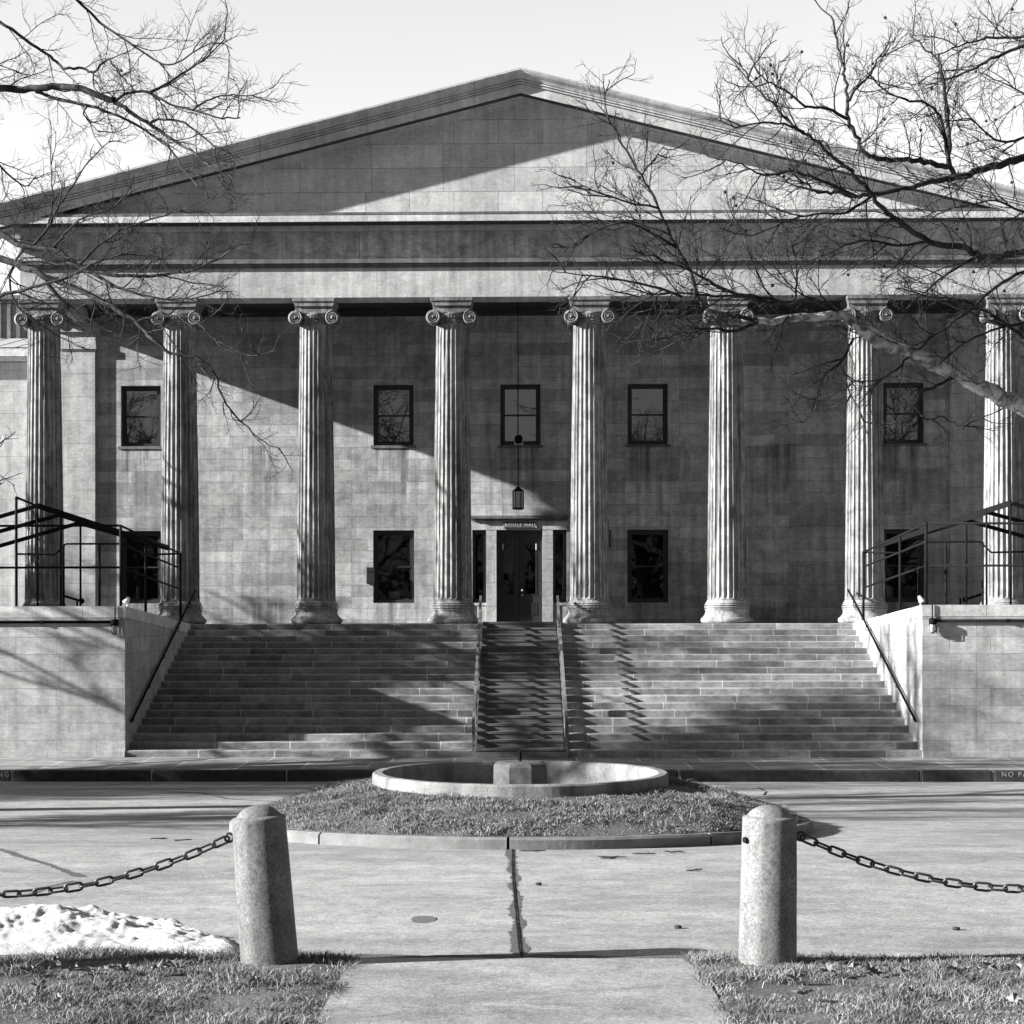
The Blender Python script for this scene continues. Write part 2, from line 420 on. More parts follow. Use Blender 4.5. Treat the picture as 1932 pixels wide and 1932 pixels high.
# cracks and patches lying on the road
def strip(pts, w, mat, name, dz=.004, jit=.3, parent=road, sub=70, hug=True):
    P = []
    for a, b in zip(pts, pts[1:]):
        for i in range(sub): P.append(a.lerp(b, i/sub))
    P.append(pts[-1]); vs = []; rn = random.Random(len(P)*7+int(w*1000))
    cum = 0.0; sd0 = rn.uniform(0, 99)
    for i, p in enumerate(P):
        t = (P[min(i+1,len(P)-1)]-P[max(i-1,0)]); sd = Vector((t.y, -t.x, 0)).normalized()
        if i: cum += (P[i]-P[i-1]).length
        for q, sg_ in ((0, -1), (1, 1)):
            f = noise.noise((cum*2.3, sd0+q*7, 0))*.9+noise.noise((cum*9, sd0+q*7, 3))*.7+noise.noise((cum*28, sd0+q*7, 5))*.3+rn.uniform(-.1, .1)
            ctr = noise.noise((cum*1.7, sd0, 9))*w*.35
            e = p+sd*(ctr+sg_*w/2*max(.08, 1+jit*1.3*f)); vs.append((e.x, e.y, zg(e.y)+dz))
    fs = [(2*i, 2*i+1, 2*i+3, 2*i+2) for i in range(len(P)-1)]
    o = MB().add(vs, fs).build(name, mat, parent); return o
cl = [gp(966, 1603), gp(966, 1640), gp(970, 1690), gp(974, 1740), gp(980, 1790), gp(983, 1806)]
strip(cl, .085, M['crack'], 'stain', .002, .75)
strip(cl, .016, M['gap'], 'crack', .008, .6)
strip([gp(-40, 1595), gp(40, 1617), gp(100, 1635), gp(158, 1656)], .09, M['crack'], 'stain', .002, .5)
strip([gp(140, 1664), gp(95, 1674), gp(48, 1694)], .05, M['crack'], 'stain', .002, .5)
strip([gp(-40, 1556), gp(200, 1551), gp(435, 1546)], .016, M['gap'], 'crack', .004, .7)
strip([gp(1500, 1583), gp(1700, 1590), gp(1960, 1602)], .014, M['gap'], 'crack', .004, .6)
strip([gp(1430, 1486), gp(1446, 1494), gp(1440, 1500), gp(1600, 1506), gp(1960, 1516)], .03, M['gap'], 'crack', .004, .7)
strip([gp(300, 1492), gp(380, 1497), gp(430, 1508), gp(520, 1513)], .035, M['gap'], 'crack', .004, .7)
strip([gp(1500, 1545), gp(1700, 1548), gp(1960, 1553)], .012, M['gap'], 'crack', .004, .6)
mb = MB(); c = gp(798, 1736); vs = [(c.x+.093*math.cos(a)*(1+.06*math.sin(3*a)), c.y+.19*math.sin(a)*(1+.1*math.cos(2*a)), zg(c.y)+.004) for a in lin(0, 2*math.pi, 29)[:-1]]
mb.add(vs, [tuple(range(28))]); mb.build('tar_spot', M['patch'], road)

# foreground lawn (left and right of the path) and path
XL, XR = gp(676, 1830).x, gp(1296, 1830).x
def edge(x): return 12.32+.10*math.sin(x*1.3)+.05*math.sin(x*4.1+1)+(-.02*(x-1.2) if x < 0 else .05*(x-1.1))
def lawn_z(x, d):
    e = edge(x); t = max(0, min(1, (e-d)/.35))
    side = max(0, min(1, ((XL-x) if x < (XL+XR)/2 else (x-XR))/.3))
    return zg(d)+.03*t*t*(3-2*t)*(.25+.75*side)+.02*noise.noise((x*1.7, d*1.7, 0))*t
mb = MB()
for xs in (lin(-60, -8, 9)[:-1]+lin(-8, XL, 90), lin(XR, 9, 90)+lin(9, 60, 9)[1:]):
    vs = []
    for x in xs:
        e = edge(x)
        for t in lin(0, 1, 46):
            d = e-(e-7.5)*t if t < .96 else (7.5-80*(t-.96)/.04)
            wob = .04*noise.noise((d*3, x*.2, 5)) if x in (XL, XR) else 0
            vs.append((x+wob, d, lawn_z(x, d)))
    n = len(xs); m = 46
    mb.add(vs, [(i*m+j, i*m+j+1, (i+1)*m+j+1, (i+1)*m+j) for i in range(n-1) for j in range(m-1)], True)
lawn = mb.build('lawn', M['soil']); tag(lawn, 'rough winter turf either side of the path in front', 'lawn', kind='structure')
mb = MB(); vs = []
for d in [-60, -30, -5, 5, 8, 9, 10, 11, 11.6, 11.95, 12.12, 12.2]:
    for i, x in enumerate(lin(XL-.08, XR+.08, 24)):
        vs.append((x, d+(.02*noise.noise((x*5, d, 0)) if d > 12 else 0), zg(d)+(.02 if d < 12.15 else -.01)))
mb.add(vs, [(j*24+i, j*24+i+1, (j+1)*24+i+1, (j+1)*24+i) for j in range(11) for i in range(23)], True)
tag(mb.build('path', M['road']), 'pale concrete path running up to the drive between the bollards', 'path', kind='structure')
# gutter dirt at the lip
mb = MB(); vs = []; fs = []
xs = lin(-2.0, 2.3, 140)
for i, x in enumerate(xs):
    w = .06+.05*noise.noise((x*2.3, 1, 0))+.03*noise.noise((x*9, 2, 0)); c0 = 12.27+.03*noise.noise((x*1.5, 3, 1))
    vs += [(x, c0-w, zg(c0)+.0045), (x, c0+w*1.2, zg(c0)+.0045)]
fs = [(2*i, 2*i+2, 2*i+3, 2*i+1) for i in range(139)]
mb.add(vs, fs); mb.build('gutter_dirt', M['soil'], road)

def blades(name, pts, hmin, hmax, w, mat, lean=.6, seed=1):
    rg = np.random.default_rng(seed); n = len(pts); P = np.asarray(pts)
    az = rg.uniform(0, 2*np.pi, n); pn = np.array([noise.noise((p[0]*2.1, p[1]*2.1, 4.0))+.5*noise.noise((p[0]*8, p[1]*8, 1.0)) for p in pts]); h = (hmin+(hmax-hmin)*rg.uniform(0, 1, n)**1.6)*np.clip(.75+1.25*pn, .25, 2.0); ln = rg.uniform(.15, lean, n)*h; a2 = rg.uniform(0, 2*np.pi, n)
    sx, sy = np.cos(az)*w/2, np.sin(az)*w/2; lx, ly = np.cos(a2)*ln, np.sin(a2)*ln
    V = np.zeros((n, 5, 3))
    V[:,0] = P-np.stack([sx, sy, np.full(n,.01)], 1); V[:,1] = P+np.stack([sx, sy, np.full(n,-.01)], 1)
    mid = P+np.stack([lx*.35, ly*.35, h*.6], 1); V[:,2] = mid+np.stack([sx, sy, 0*h], 1)*.7; V[:,3] = mid-np.stack([sx, sy, 0*h], 1)*.7
    V[:,4] = P+np.stack([lx, ly, h], 1)
    k = np.arange(n)*5
    loops = np.stack([k, k+1, k+2, k+3, k+3, k+2, k+4], 1).ravel()
    me = bpy.data.meshes.new(name); me.vertices.add(n*5); me.vertices.foreach_set('co', V.ravel())
    me.loops.add(n*7); me.loops.foreach_set('vertex_index', loops.astype(np.int32))
    me.polygons.add(n*2); ls = np.stack([np.arange(n)*7, np.arange(n)*7+4], 1).ravel()
    me.polygons.foreach_set('loop_start', ls.astype(np.int32))
    me.update(calc_edges=True); me.validate(); me.materials.append(mat)
    o = bpy.data.objects.new(name, me); C.objects.link(o); return o
pts = []; rn = random.Random(3)
while len(pts) < 250000:
    x = rn.uniform(-4.4, 4.4) if rn.random() < .6 else rn.uniform(-9, 9); d = rn.uniform(7.6, 12.5)
    if XL-.02 < x < XR+.02: continue
    e = edge(x)+rn.uniform(-.25, .04)
    if d > e: continue
    den = .38+1.3*noise.noise((x*1.6, d*1.6, 7))+.9*noise.noise((x*6, d*6, 2))
    if rn.random() > den+.24: continue
    pts.append((x, d, lawn_z(x, d)))
g = blades('grass', pts, .008, .06, .0055, M['grass'], 2.6, 5); tag(g, 'short tangled winter grass in the foreground around the bollards', 'grass', kind='stuff')

# ------------------------------------------------------------------ island with fountain
IC = Vector((pw(981, 1500, 23).x, 23.0)); IR = 3.58; FR = 1.83
rimz = 1.95
def isl_z(x, y):
    r = math.hypot(x-IC.x, y-IC.y); t = max(0, min(1, (IR-.12-r)/(IR-.12-FR)))
    base = zg(y)+.125
    top = EZ-2.09
    return base*(1-t)+top*t+.09*math.sin(math.pi*t)*.8+.02*noise.noise((x*1.5, y*1.5, 3))
mb = MB(); vs = []; NA, NR = 120, 16
for j in range(NR):
    r = FR-.1+(IR-.13-(FR-.1))*j/(NR-1)
    for i in range(NA):
        a = 2*math.pi*i/NA; x, y = IC.x+r*math.cos(a), IC.y+r*math.sin(a); vs.append((x, y, isl_z(x, y)))
mb.add(vs, [(j*NA+i, (j+1)*NA+i, (j+1)*NA+(i+1)%NA, j*NA+(i+1)%NA) for j in range(NR-1) for i in range(NA)], True)
tag(mb.build('grass_mound', M['soil']), 'round turf mound in the middle of the drive', 'mound', kind='structure')
ik = empty('island_kerb', (IC.x, IC.y, 0)); tag(ik, 'pale round concrete kerb with open joints ringing the turf mound', 'kerb', kind='structure')
seams = [R(-92.2), R(-55), R(-128), R(-20), R(-160), R(20), R(60), R(100), R(140), R(175)]
seams = sorted(seams); sg = list(zip(seams, seams[1:]+[seams[0]+2*math.pi]))
for a0, a1 in sg:
    mb = MB(); vs = []; n = 24; prof = [(IR-.16, -.1), (IR-.16, .105), (IR-.13, .128), (IR-.04, .128), (IR-.005, .10), (IR, -.1)]
    for i in range(n):
        a = a0+.004+(a1-a0-.008)*i/(n-1)
        for r, z in prof:
            x, y = r*math.cos(a), r*math.sin(a); vs.append((x, y, zg(IC.y+y)+z+.004*noise.noise((x*3, y*3, 0))))
    m = len(prof); fs = [(i*m+j, (i+1)*m+j, (i+1)*m+j+1, i*m+j+1) for i in range(n-1) for j in range(m-1)]
    fs += [tuple(range(m)), tuple((n-1)*m+j for j in range(m))[::-1]]
    mb.add(vs, fs, False); mb.build('kerb_segment', M['ikerb'], ik)
pts = []
while len(pts) < 90000:
    a = rn.uniform(0, 2*math.pi); r = math.sqrt(rn.uniform((FR+.02)**2, (IR-.14)**2)); x, y = IC.x+r*math.cos(a), IC.y+r*math.sin(a)
    if y > IC.y+1.2 and rn.random() < .6: continue
    den = .38+1.2*noise.noise((x*1.2, y*1.2, 9))+.8*noise.noise((x*5, y*5, 4))
    if rn.random() > den+.34: continue
    pts.append((x, y, isl_z(x, y)))
g = blades('grass', pts, .008, .055, .009, M['grass'], 2.6, 8); tag(g, 'dry clipped grass covering the round mound below the fountain', 'grass', kind='stuff')
ft = empty('fountain', (IC.x, IC.y, EZ-rimz), 'low round empty concrete fountain basin on the turf mound', 'fountain')
prof = [(FR-.16, -.62), (FR-.15, -.05), (FR-.135, -.012), (FR-.12, 0), (FR-.02, 0), (FR, -.02), (FR+.005, -.3), (FR+.01, -.62)]
MB().lathe(prof, n=128, smooth=False, cap=False).build('basin_wall', M['basin'], ft)
mb = MB(); mb.lathe([(FR-.14, -.34), (.001, -.34)], n=64, cap=False); mb.build('basin_floor', M['basin'], ft)
mb = MB(); mb.lathe([(.36, -.34), (.355, .07), (.33, .105), (.27, .125), (.001, .13)], n=8, smooth=False, cap=False)
ped = mb.build('pedestal', M['ped'], ft); ped.rotation_euler.z = R(22.5)
MB().lathe([(.02, .11), (.018, .235), (.026, .237), (.026, .25), (.001, .25)], n=10, cap=False).build('spout_pipe', M['iron'], ft)

# ------------------------------------------------------------------ the hall
DC, DA, DW, FZ = 45.7, 45.3, 49.22, 2.654
HX = 12.29
hall = empty('hall_building', (0, 0, 0), 'grey stone hall with eight fluted columns and a wide gabled pediment', 'building')
# wall with openings
ops = []
UPW, LOW = (7.37, 8.99), (3.19, 5.12)
for k in (-3, -1, 0, 1, 3): ops.append((XC+k*SP-.535, XC+k*SP+.535)+UPW)
for k in (-3, -1, 1, 3): ops.append((XC+k*SP-.545, XC+k*SP+.545)+LOW)
ops.append((XC-1.25-.03, XC+1.25-.03, FZ, 5.12))
def wall_holes(mb, x0, x1, z0, z1, y, ops, rev):
    xs = sorted({x0, x1}|{v for o in ops for v in o[:2]}); zs = sorted({z0, z1}|{v for o in ops for v in o[2:]})
    for a, b in zip(xs, xs[1:]):
        for c, d in zip(zs, zs[1:]):
            if any(o[0] <= (a+b)/2 <= o[1] and o[2] <= (c+d)/2 <= o[3] for o in ops): continue
            mb.add([(a,y,c),(b,y,c),(b,y,d),(a,y,d)], [(0,1,2,3)])
    for a, b, c, d in ops:
        e = y+rev
        mb.add([(a,y,c),(a,e,c),(a,e,d),(a,y,d)], [(0,1,2,3)]); mb.add([(b,y,c),(b,e,c),(b,e,d),(b,y,d)], [(3,2,1,0)])
        mb.add([(a,y,d),(b,y,d),(b,e,d),(a,e,d)], [(0,3,2,1)][:1]); mb.add([(a,y,c),(b,y,c),(b,e,c),(a,e,c)], [(0,1,2,3)])
mb = MB(); WX = 12.2
wall_holes(mb, XC-WX, XC+WX, -.2, 12.3, DW, ops, .45)
mb.add([(XC-WX,DW,-.2),(XC-WX,78,-.2),(XC-WX,78,12.3),(XC-WX,DW,12.3)], [(3,2,1,0)]); mb.add([(XC+WX,DW,-.2),(XC+WX,78,-.2),(XC+WX,78,12.3),(XC+WX,DW,12.3)], [(0,1,2,3)])
mb.add([(XC-WX,78,-.2),(XC+WX,78,-.2),(XC+WX,78,12.3),(XC-WX,78,12.3)], [(3,2,1,0)])
mb.build('wall', M['wall'], hall)
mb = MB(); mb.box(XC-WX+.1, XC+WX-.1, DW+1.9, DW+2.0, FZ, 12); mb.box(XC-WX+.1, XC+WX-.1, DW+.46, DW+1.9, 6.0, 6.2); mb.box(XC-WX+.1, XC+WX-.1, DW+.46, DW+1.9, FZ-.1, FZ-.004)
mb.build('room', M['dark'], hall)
for s in (-1, 1):
    xa, xb = sorted((XC+s*(WX+.03), XC+s*11.31)); mb = MB(); mb.box(xa, xb, DW-.13, DW+.2, FZ-.3, 9.9)
    mb.box(xa-.02, xb+.02, DW-.15, DW+.2, 9.9, 9.95); mb.box(xa-.04, xb+.04, DW-.18, DW+.2, 9.95, 10.12); mb.box(xa-.02, xb+.02, DW-.15, DW+.2, 10.12, 10.4); mb.box(xa-.10, xb+.10, DW-.24, DW+.2, 10.4, 10.637)
    mb.box(xa-.05, xb+.05, DW-.18, DW+.2, FZ-.3, FZ+.28)
    mb.build('pilaster', M['anta'], hall)
# porch floor / podium
mb = MB(); mb.box(XC-13.2, XC+13.2, 44.975+.02, DW+.02, -.25, FZ-.01); mb.build('podium', M['block'], hall)
mb = MB(); mb.box(XC-7.98, XC+7.98, 44.99, DW, FZ-.009, FZ-.002); mb.build('porch_floor', M['floor'], hall)
# entablature
mb = MB(); mb.box(XC-HX, XC+HX, DA, DA+.8, 10.64, 11.45)
for s in (-1, 1):
    xa, xb = sorted((XC+s*HX, XC+s*(HX-.8))); mb.box(xa, xb, DA+.802, DW+.02, 10.64, 11.45)
mb.build('architrave', M['ent'], hall)
mb = MB(); mb.box(XC-HX, XC+HX, DA+.02, DA+.8, 11.45, 12.376)
for s in (-1, 1):
    xa, xb = sorted((XC+s*(HX-.02), XC+s*(HX-.8))); mb.box(xa, xb, DA+.802, 78, 11.45, 12.376)
mb.build('frieze', M['frieze'], hall)
def course(mb, p, z0, z1, back=.0):
    """moulding wrapped round the front and both sides, proud by p"""
    mb.box(XC-HX-p, XC+HX+p, DA-p, DA+.01+back, z0, z1)
    for s in (-1, 1):
        xa, xb = sorted((XC+s*(HX+p), XC+s*(HX-.01-back))); mb.box(xa, xb, DA+.012+back, 78, z0, z1)
mb = MB()
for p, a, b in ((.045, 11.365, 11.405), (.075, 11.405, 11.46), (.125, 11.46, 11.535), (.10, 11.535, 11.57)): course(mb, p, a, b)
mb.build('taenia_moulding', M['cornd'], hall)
mb = MB(); course(mb, .10, 12.25, 12.33); course(mb, .15, 12.33, 12.376); course(mb, .58, 12.376, 12.525, .3)
mb.build('cornice', M['corn'], hall)
mb = MB(); course(mb, .51, 12.525, 12.545, .3); course(mb, .55, 12.545, 12.606, .3); mb.build('cornice_cap', M['cornd'], hall)  # cap courses in a darker stone than the cornice
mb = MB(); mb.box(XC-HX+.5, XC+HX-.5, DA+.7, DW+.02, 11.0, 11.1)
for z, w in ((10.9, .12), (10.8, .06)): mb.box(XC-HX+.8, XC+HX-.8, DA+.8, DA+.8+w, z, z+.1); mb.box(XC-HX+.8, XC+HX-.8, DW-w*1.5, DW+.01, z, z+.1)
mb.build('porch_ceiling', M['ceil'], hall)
# pediment
AZ, SL = 15.98, .25
mb = MB(); hw = (AZ-.5-12.55)/SL
mb.add([(XC-hw, DA, 12.55), (XC+hw, DA, 12.55), (XC, DA, AZ-.5)], [(0,1,2)]); mb.build('tympanum', M['tymp'], hall)
prof = [(-.02,-.66),(.06,-.64),(.07,-.60),(.12,-.585),(.14,-.535),(.65,-.53),(.65,-.325),(.61,-.32),(.61,-.305),(.69,-.30),(.69,-.268),(.64,-.263),(.64,-.25),(.72,-.245),(.72,-.212),(.67,-.207),(.67,-.196),(.725,-.19),(.735,-.17),(.77,-.13),(.83,-.10),(.88,-.07),(.905,-.035),(.91,-.03),(.92,-.028),(.92,0),(-.3,.0),(-.3,-.5)]
XE = HX+.92
mb = MB(); n = len(prof); vs = []
for x in (-XE, 0, XE):
    for p, dz in prof: vs.append((XC+x, DA-p*.88, AZ+dz-SL*abs(x)))
fs = []
for j in (0, 1):
    for i in range(n): fs.append((j*n+i, j*n+(i+1)%n, (j+1)*n+(i+1)%n, (j+1)*n+i)[::-1])
fs += [tuple(range(n)), tuple(range(2*n, 3*n))[::-1]]
mb.add(vs, fs); mb.build('raking_cornice', M['corn'], hall)
mb = MB(); vs = []
for d in (DA-.75, 78.5):
    for x, dz in ((-XE-.02, 0), (0, 0), (XE+.02, 0)): vs.append((XC+x, d, AZ+.028-SL*abs(x)))
for d in (DA-.75, 78.5):
    for x in (-XE-.02, 0, XE+.02): vs.append((XC+x, d, AZ+.006-SL*abs(x)))
mb.add(vs, [(0,1,4,3),(1,2,5,4),(6,9,10,7),(7,10,11,8),(0,6,7,1),(1,7,8,2),(3,4,10,9),(4,5,11,10),(0,3,9,6),(2,8,11,5)]); mb.build('roof', M['slate'], hall)

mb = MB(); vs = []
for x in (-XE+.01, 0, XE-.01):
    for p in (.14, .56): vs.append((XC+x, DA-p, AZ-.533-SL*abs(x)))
mb.add(vs, [(0,1,3,2),(2,3,5,4)]); mb.build('raking_shade_sheet', M['soffit_shade'], hall)  # added dark sheet that paints shade under the raking cornice
MB().box(XC-HX-.57, XC+HX+.57, DA-.57, DA-.152, 12.371, 12.3755).build('soffit_shade_sheet', M['soffit_shade'], hall)  # shade painted as a thin dark sheet beneath the cornice
# columns
def column_shaft():
    NF, PS = 24, 8; n = NF*PS; zs = [.56,.60,.62,.635,.66,.70]+lin(.8, 7.1, 60)+[7.18,7.23,7.26,7.28,7.30,7.33]
    vs = []
    for z in zs:
        t = (z-.56)/6.8; r = .482-(.482-.392)*t**1.25
        f = max(0, min(1, (z-.61)/.06))*max(0, min(1, (7.30-z)/.05)); f = math.sqrt(f)
        for i in range(n):
            a = 2*math.pi*i/n; s = (i % PS)/PS*2-1+1/PS
            dep = .04*math.sqrt(max(0, 1-(s/.86)**2)) if abs(s) < .86 else 0
            ero = max(0, noise.noise((math.cos(a)*3.1, math.sin(a)*3.1, z*1.3+3))-.28)*.05*(1 if dep < .012 else .3)
            ero += .0015*noise.noise((math.cos(a)*9, math.sin(a)*9, z*7))
            rr = r-dep*f*(r/.48)-ero*min(1, f+.2)
            vs.append((rr*math.cos(a), rr*math.sin(a), z))
    fs = [(j*n+i, j*n+(i+1)%n, (j+1)*n+(i+1)%n, (j+1)*n+i) for j in range(len(zs)-1) for i in range(n)]
    return MB().add(vs, fs, False)
def column_base():
    p = [(.60,0),(.64,.035),(.65,.075),(.64,.115),(.605,.148),(.585,.152),(.585,.17),(.555,.2),(.532,.25),(.525,.295),(.535,.33),(.55,.34),(.55,.358),(.505,.364),(.505,.378),(.552,.384),(.56,.40),(.55,.416),(.50,.422),(.50,.436),(.545,.442),(.552,.457),(.54,.473),(.495,.48),(.512,.486),(.525,.492),(.525,.512),(.505,.522),(.49,.54),(.484,.565)]
    return MB().lathe(p, n=64)
def column_capital():
    mb = MB()
    mb.lathe([(.385,7.32),(.39,7.335),(.41,7.345),(.41,7.37),(.395,7.378),(.395,7.392),(.415,7.40),(.415,7.425),(.40,7.433),(.40,7.47),(.43,7.49),(.47,7.53),(.485,7.57),(.47,7.61),(.44,7.62)], n=48)
    for i in range(40):
        a = 2*math.pi*i/40; mb.sphere((.445*math.cos(a), .445*math.sin(a), 7.505), .026, 6, 4)
    mb.bbox(-.515, .515, -.515, .515, 7.87, 7.957, .012); mb.prism([(-.46,7.765),(.46,7.765),(.5,7.868),(-.5,7.868)], -.485, .485)
    # canalis: sagging band between the volutes
    top = [(x, 7.762) for x in lin(-.46, .46, 13)]; bot = [(x, 7.625-.05*math.cos(x/.46*math.pi/2)) for x in lin(.46, -.46, 13)]
    mb.prism(bot[::-1]+top[::-1], -.44, .44)
    for s in (-1, 1):
        for y in (-.45, .45): mb.tube([(x*1.0, y, 7.64-.055*math.cos(x/.46*math.pi/2)) for x in lin(-.44, .44, 14)], .02, 6)
    for sx in (-1, 1):
        cx, cz = sx*.455, 7.49
        prof = [(.001,-.46),(.172,-.46),(.178,-.44),(.178,-.39),(.165,-.37),(.14,-.2),(.128,-.03),(.14,-.02),(.14,.02),(.128,.03),(.14,.2),(.165,.37),(.178,.39),(.178,.44),(.172,.46),(.001,.46)]
        t = MB().lathe(prof, n=28, cap=False); mb.add([(cx+x, z, cz+y) for x, y, z in t.v], t.f, True)
        for y in (-.468, .468):
            sp = []
            for i in range(64):
                q = i/63; a = math.pi/2+sx*(-1)*(-2*math.pi*2.4*q); r = .172*(1-q)**.8+.045
                r = .166*(1-.75*q); sp.append((cx+r*math.cos(a), y, cz+r*math.sin(a)))
            mb.tube(sp, [.024-.012*i/63 for i in range(64)], 6)
            mb.sphere((cx, y, cz), .04, 10, 6)
    return mb
col0 = column_shaft().build('column', M['col'], hall)
b0 = column_base().build('column_base', M['base'], col0); c0 = column_capital().build('column_capital', M['cap'], col0)
for k in range(8):
    o = col0 if k == 0 else copy_tree(col0, hall)
    o.location = (XC+(k-3.5)*SP, DC, FZ)
    o.rotation_euler.z = R(180*((k*5) % 2))
# windows
def make_window(w, h, glass, mid=.5):
    f = MB(); t = .085
    f.box(-w/2, -w/2+t, 0, .12, 0, h); f.box(w/2-t, w/2, 0, .12, 0, h); f.box(-w/2+t, w/2-t, 0, .12, h-t, h); f.box(-w/2+t, w/2-t, 0, .12, 0, t)
    fr = f.build('window', M['frame'], hall)
    s = MB(); q = .04; z0, z1 = t, h-t; zm = z0+(z1-z0)*mid; a = w/2-t
    for (c, d, y) in ((z0, zm+.02, .05), (zm-.02, z1, .015)):
        s.box(-a, -a+q, y, y+.035, c, d); s.box(a-q, a, y, y+.035, c, d); s.box(-a+q, a-q, y, y+.035, c, c+q); s.box(-a+q, a-q, y, y+.035, d-q, d)
    s.build('sash', M['frame'], fr)
    for nm, c, d, y in (('pane', z0+q, zm+.02-q, .067), ('pane', zm-.02+q, z1-q, .032)):
        p = MB(); p.add([(-a+q,y,c),(a-q,y,c),(a-q,y,d),(-a+q,y,d)], [(0,1,2,3)]); p.build(nm, glass, fr)
    return fr
w0 = make_window(1.07, 1.62, M['glass'])
for i, k in enumerate((-3, -1, 0, 1, 3)):
    o = w0 if i == 0 else copy_tree(w0, hall); o.location = (XC+k*SP, DW+.14, UPW[0])
w1 = make_window(1.09, 1.93, M['glass2'])
for i, k in enumerate((-3, -1, 1, 3)):
    o = w1 if i == 0 else copy_tree(w1, hall); o.location = (XC+k*SP, DW+.14, LOW[0])
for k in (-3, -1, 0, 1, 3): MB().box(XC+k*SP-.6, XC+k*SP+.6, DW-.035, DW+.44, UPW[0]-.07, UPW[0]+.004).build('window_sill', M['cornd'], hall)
# doorway
XD = XC-.03
ds = MB(); ds.box(XD-1.27, XD+1.27, DW-.04, DW+.3, 5.124, 5.36)
for s in (-1, 1):
    xa, xb = sorted((XD+s*.885, XD+s*.612)); ds.box(xa, xb, DW-.03, DW+.4, FZ, 5.122)
    xa, xb = sorted((XD+s*.887, XD+s*1.25)); ds.box(xa, xb, DW+.03, DW+.4, FZ, 3.12); ds.box(xa, xb, DW+.01, DW+.4, 3.12, 3.19)
ds.build('door_surround', M['anta'], hall)
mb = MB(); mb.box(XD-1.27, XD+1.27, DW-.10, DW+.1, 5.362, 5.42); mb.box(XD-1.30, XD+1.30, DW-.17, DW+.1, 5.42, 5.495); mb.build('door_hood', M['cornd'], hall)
for s in (-1, 1):
    xa, xb = sorted((XD+s*.888, XD+s*1.249)); mb = MB()
    mb.box(xa, xa+.07, DW+.12, DW+.2, 3.192, 5.12); mb.box(xb-.07, xb, DW+.12, DW+.2, 3.192, 5.12); mb.box(xa+.07, xb-.07, DW+.12, DW+.2, 5.02, 5.12); mb.box(xa+.07, xb-.07, DW+.12, DW+.2, 3.192, 3.3)
    sl = mb.build('sidelight', M['frame'], hall)
    MB().add([(xa+.07,DW+.16,3.3),(xb-.07,DW+.16,3.3),(xb-.07,DW+.16,5.02),(xa+.07,DW+.16,5.02)], [(0,1,2,3)]).build('pane', M['glass2'], sl)
for s in (-1, 1):
    mb = MB(); y = DW+.2; xa, xb = sorted((XD+s*.006, XD+s*.56))
    gx0, gx1 = sorted((XD+s*.155, XD+s*.425))
    mb.box(xa, gx0, y, y+.05, FZ+.02, 5.03); mb.box(gx1, xb, y, y+.05, FZ+.02, 5.03); mb.box(gx0, gx1, y, y+.05, 4.88, 5.03); mb.box(gx0, gx1, y, y+.05, FZ+.02, 3.42)
    for q in range(7): mb.box(xa+.09+q*.055, xa+.09+q*.055+.04, y-.01, y+.01, FZ+.2, 3.2)
    d = mb.build('door_leaf', M['door'], hall)
    MB().add([(gx0,y+.02,3.42),(gx1,y+.02,3.42),(gx1,y+.02,4.88),(gx0,y+.02,4.88)], [(0,1,2,3)]).build('pane', M['glass2'], d)
    mb = MB(); mb.box(gx0-.03, gx0, y-.012, y+.02, 3.39, 4.91); mb.box(gx1, gx1+.03, y-.012, y+.02, 3.39, 4.91); mb.box(gx0, gx1, y-.012, y+.02, 3.39, 3.42); mb.box(gx0, gx1, y-.012, y+.02, 4.88, 4.91)
    mb.build('glazing_bead', M['frame'], d)
    if s > 0:
        mb = MB(); mb.sphere((XD+.07, y-.05, 3.52), .03); mb.tube([(XD+.07,y,3.52),(XD+.07,y-.05,3.52)], .012); mb.build('door_knob', M['brass'], d); mb = MB(); mb.sphere((XD+.07, y-.012, 3.40), .022); mb.build('keyhole_plate', M['brass'], d)
    mb = MB(); mb.box(XD+s*.44-.012, XD+s*.44+.012, y-.03, y-.013, 4.6, 4.76); mb.build('notice_strip', M['white'], d)
mb = MB()
for s in (-1, 1):
    xa, xb = sorted((XD+s*.562, XD+s*.61)); mb.box(xa, xb, DW+.15, DW+.3, FZ, 5.12)
mb.box(XD-.562, XD+.562, DW+.15, DW+.3, 5.032, 5.12); mb.build('door_frame', M['door'], hall)
# things hung on or in the porch
sg = empty('name_sign', (XD+.02, DW-.075, 5.245), 'dark bronze name board reading BIDDLE HALL over the door', 'sign')
MB().bbox(-.46, .46, 0, .03, -.085, .085, .012).build('board', M['sign'], sg)
text_obj('lettering', 'BIDDLE', .125, M['letter'], sg, (.045, -.003, 0), .003, space=1.15, align='RIGHT'); text_obj('lettering', 'HALL', .125, M['letter'], sg, (.11, -.003, 0), .003, space=1.15, align='LEFT')
for sx in (-1, 1):
    for sz in (-1, 1): MB().sphere((sx*.425, 0, sz*.06), .013, 8, 4).build('screw', M['brass'], sg)
LX, LD = pw(978, 940, 47.4).x, 47.4
la = empty('pendant_lantern', (LX, LD, 0), 'six-sided iron lantern hanging on a long rod before the door', 'lantern')
zt, zb = pw(978, 925, LD).z, pw(978, 961, LD).z
mb = MB(); mb.tube([(0,0,zt+.06),(0,0,11.0)], .014, 6); mb.lathe([(.06,10.95),(.06,11.0)], n=12); mb.build('hanging_rod', M['iron'], la)
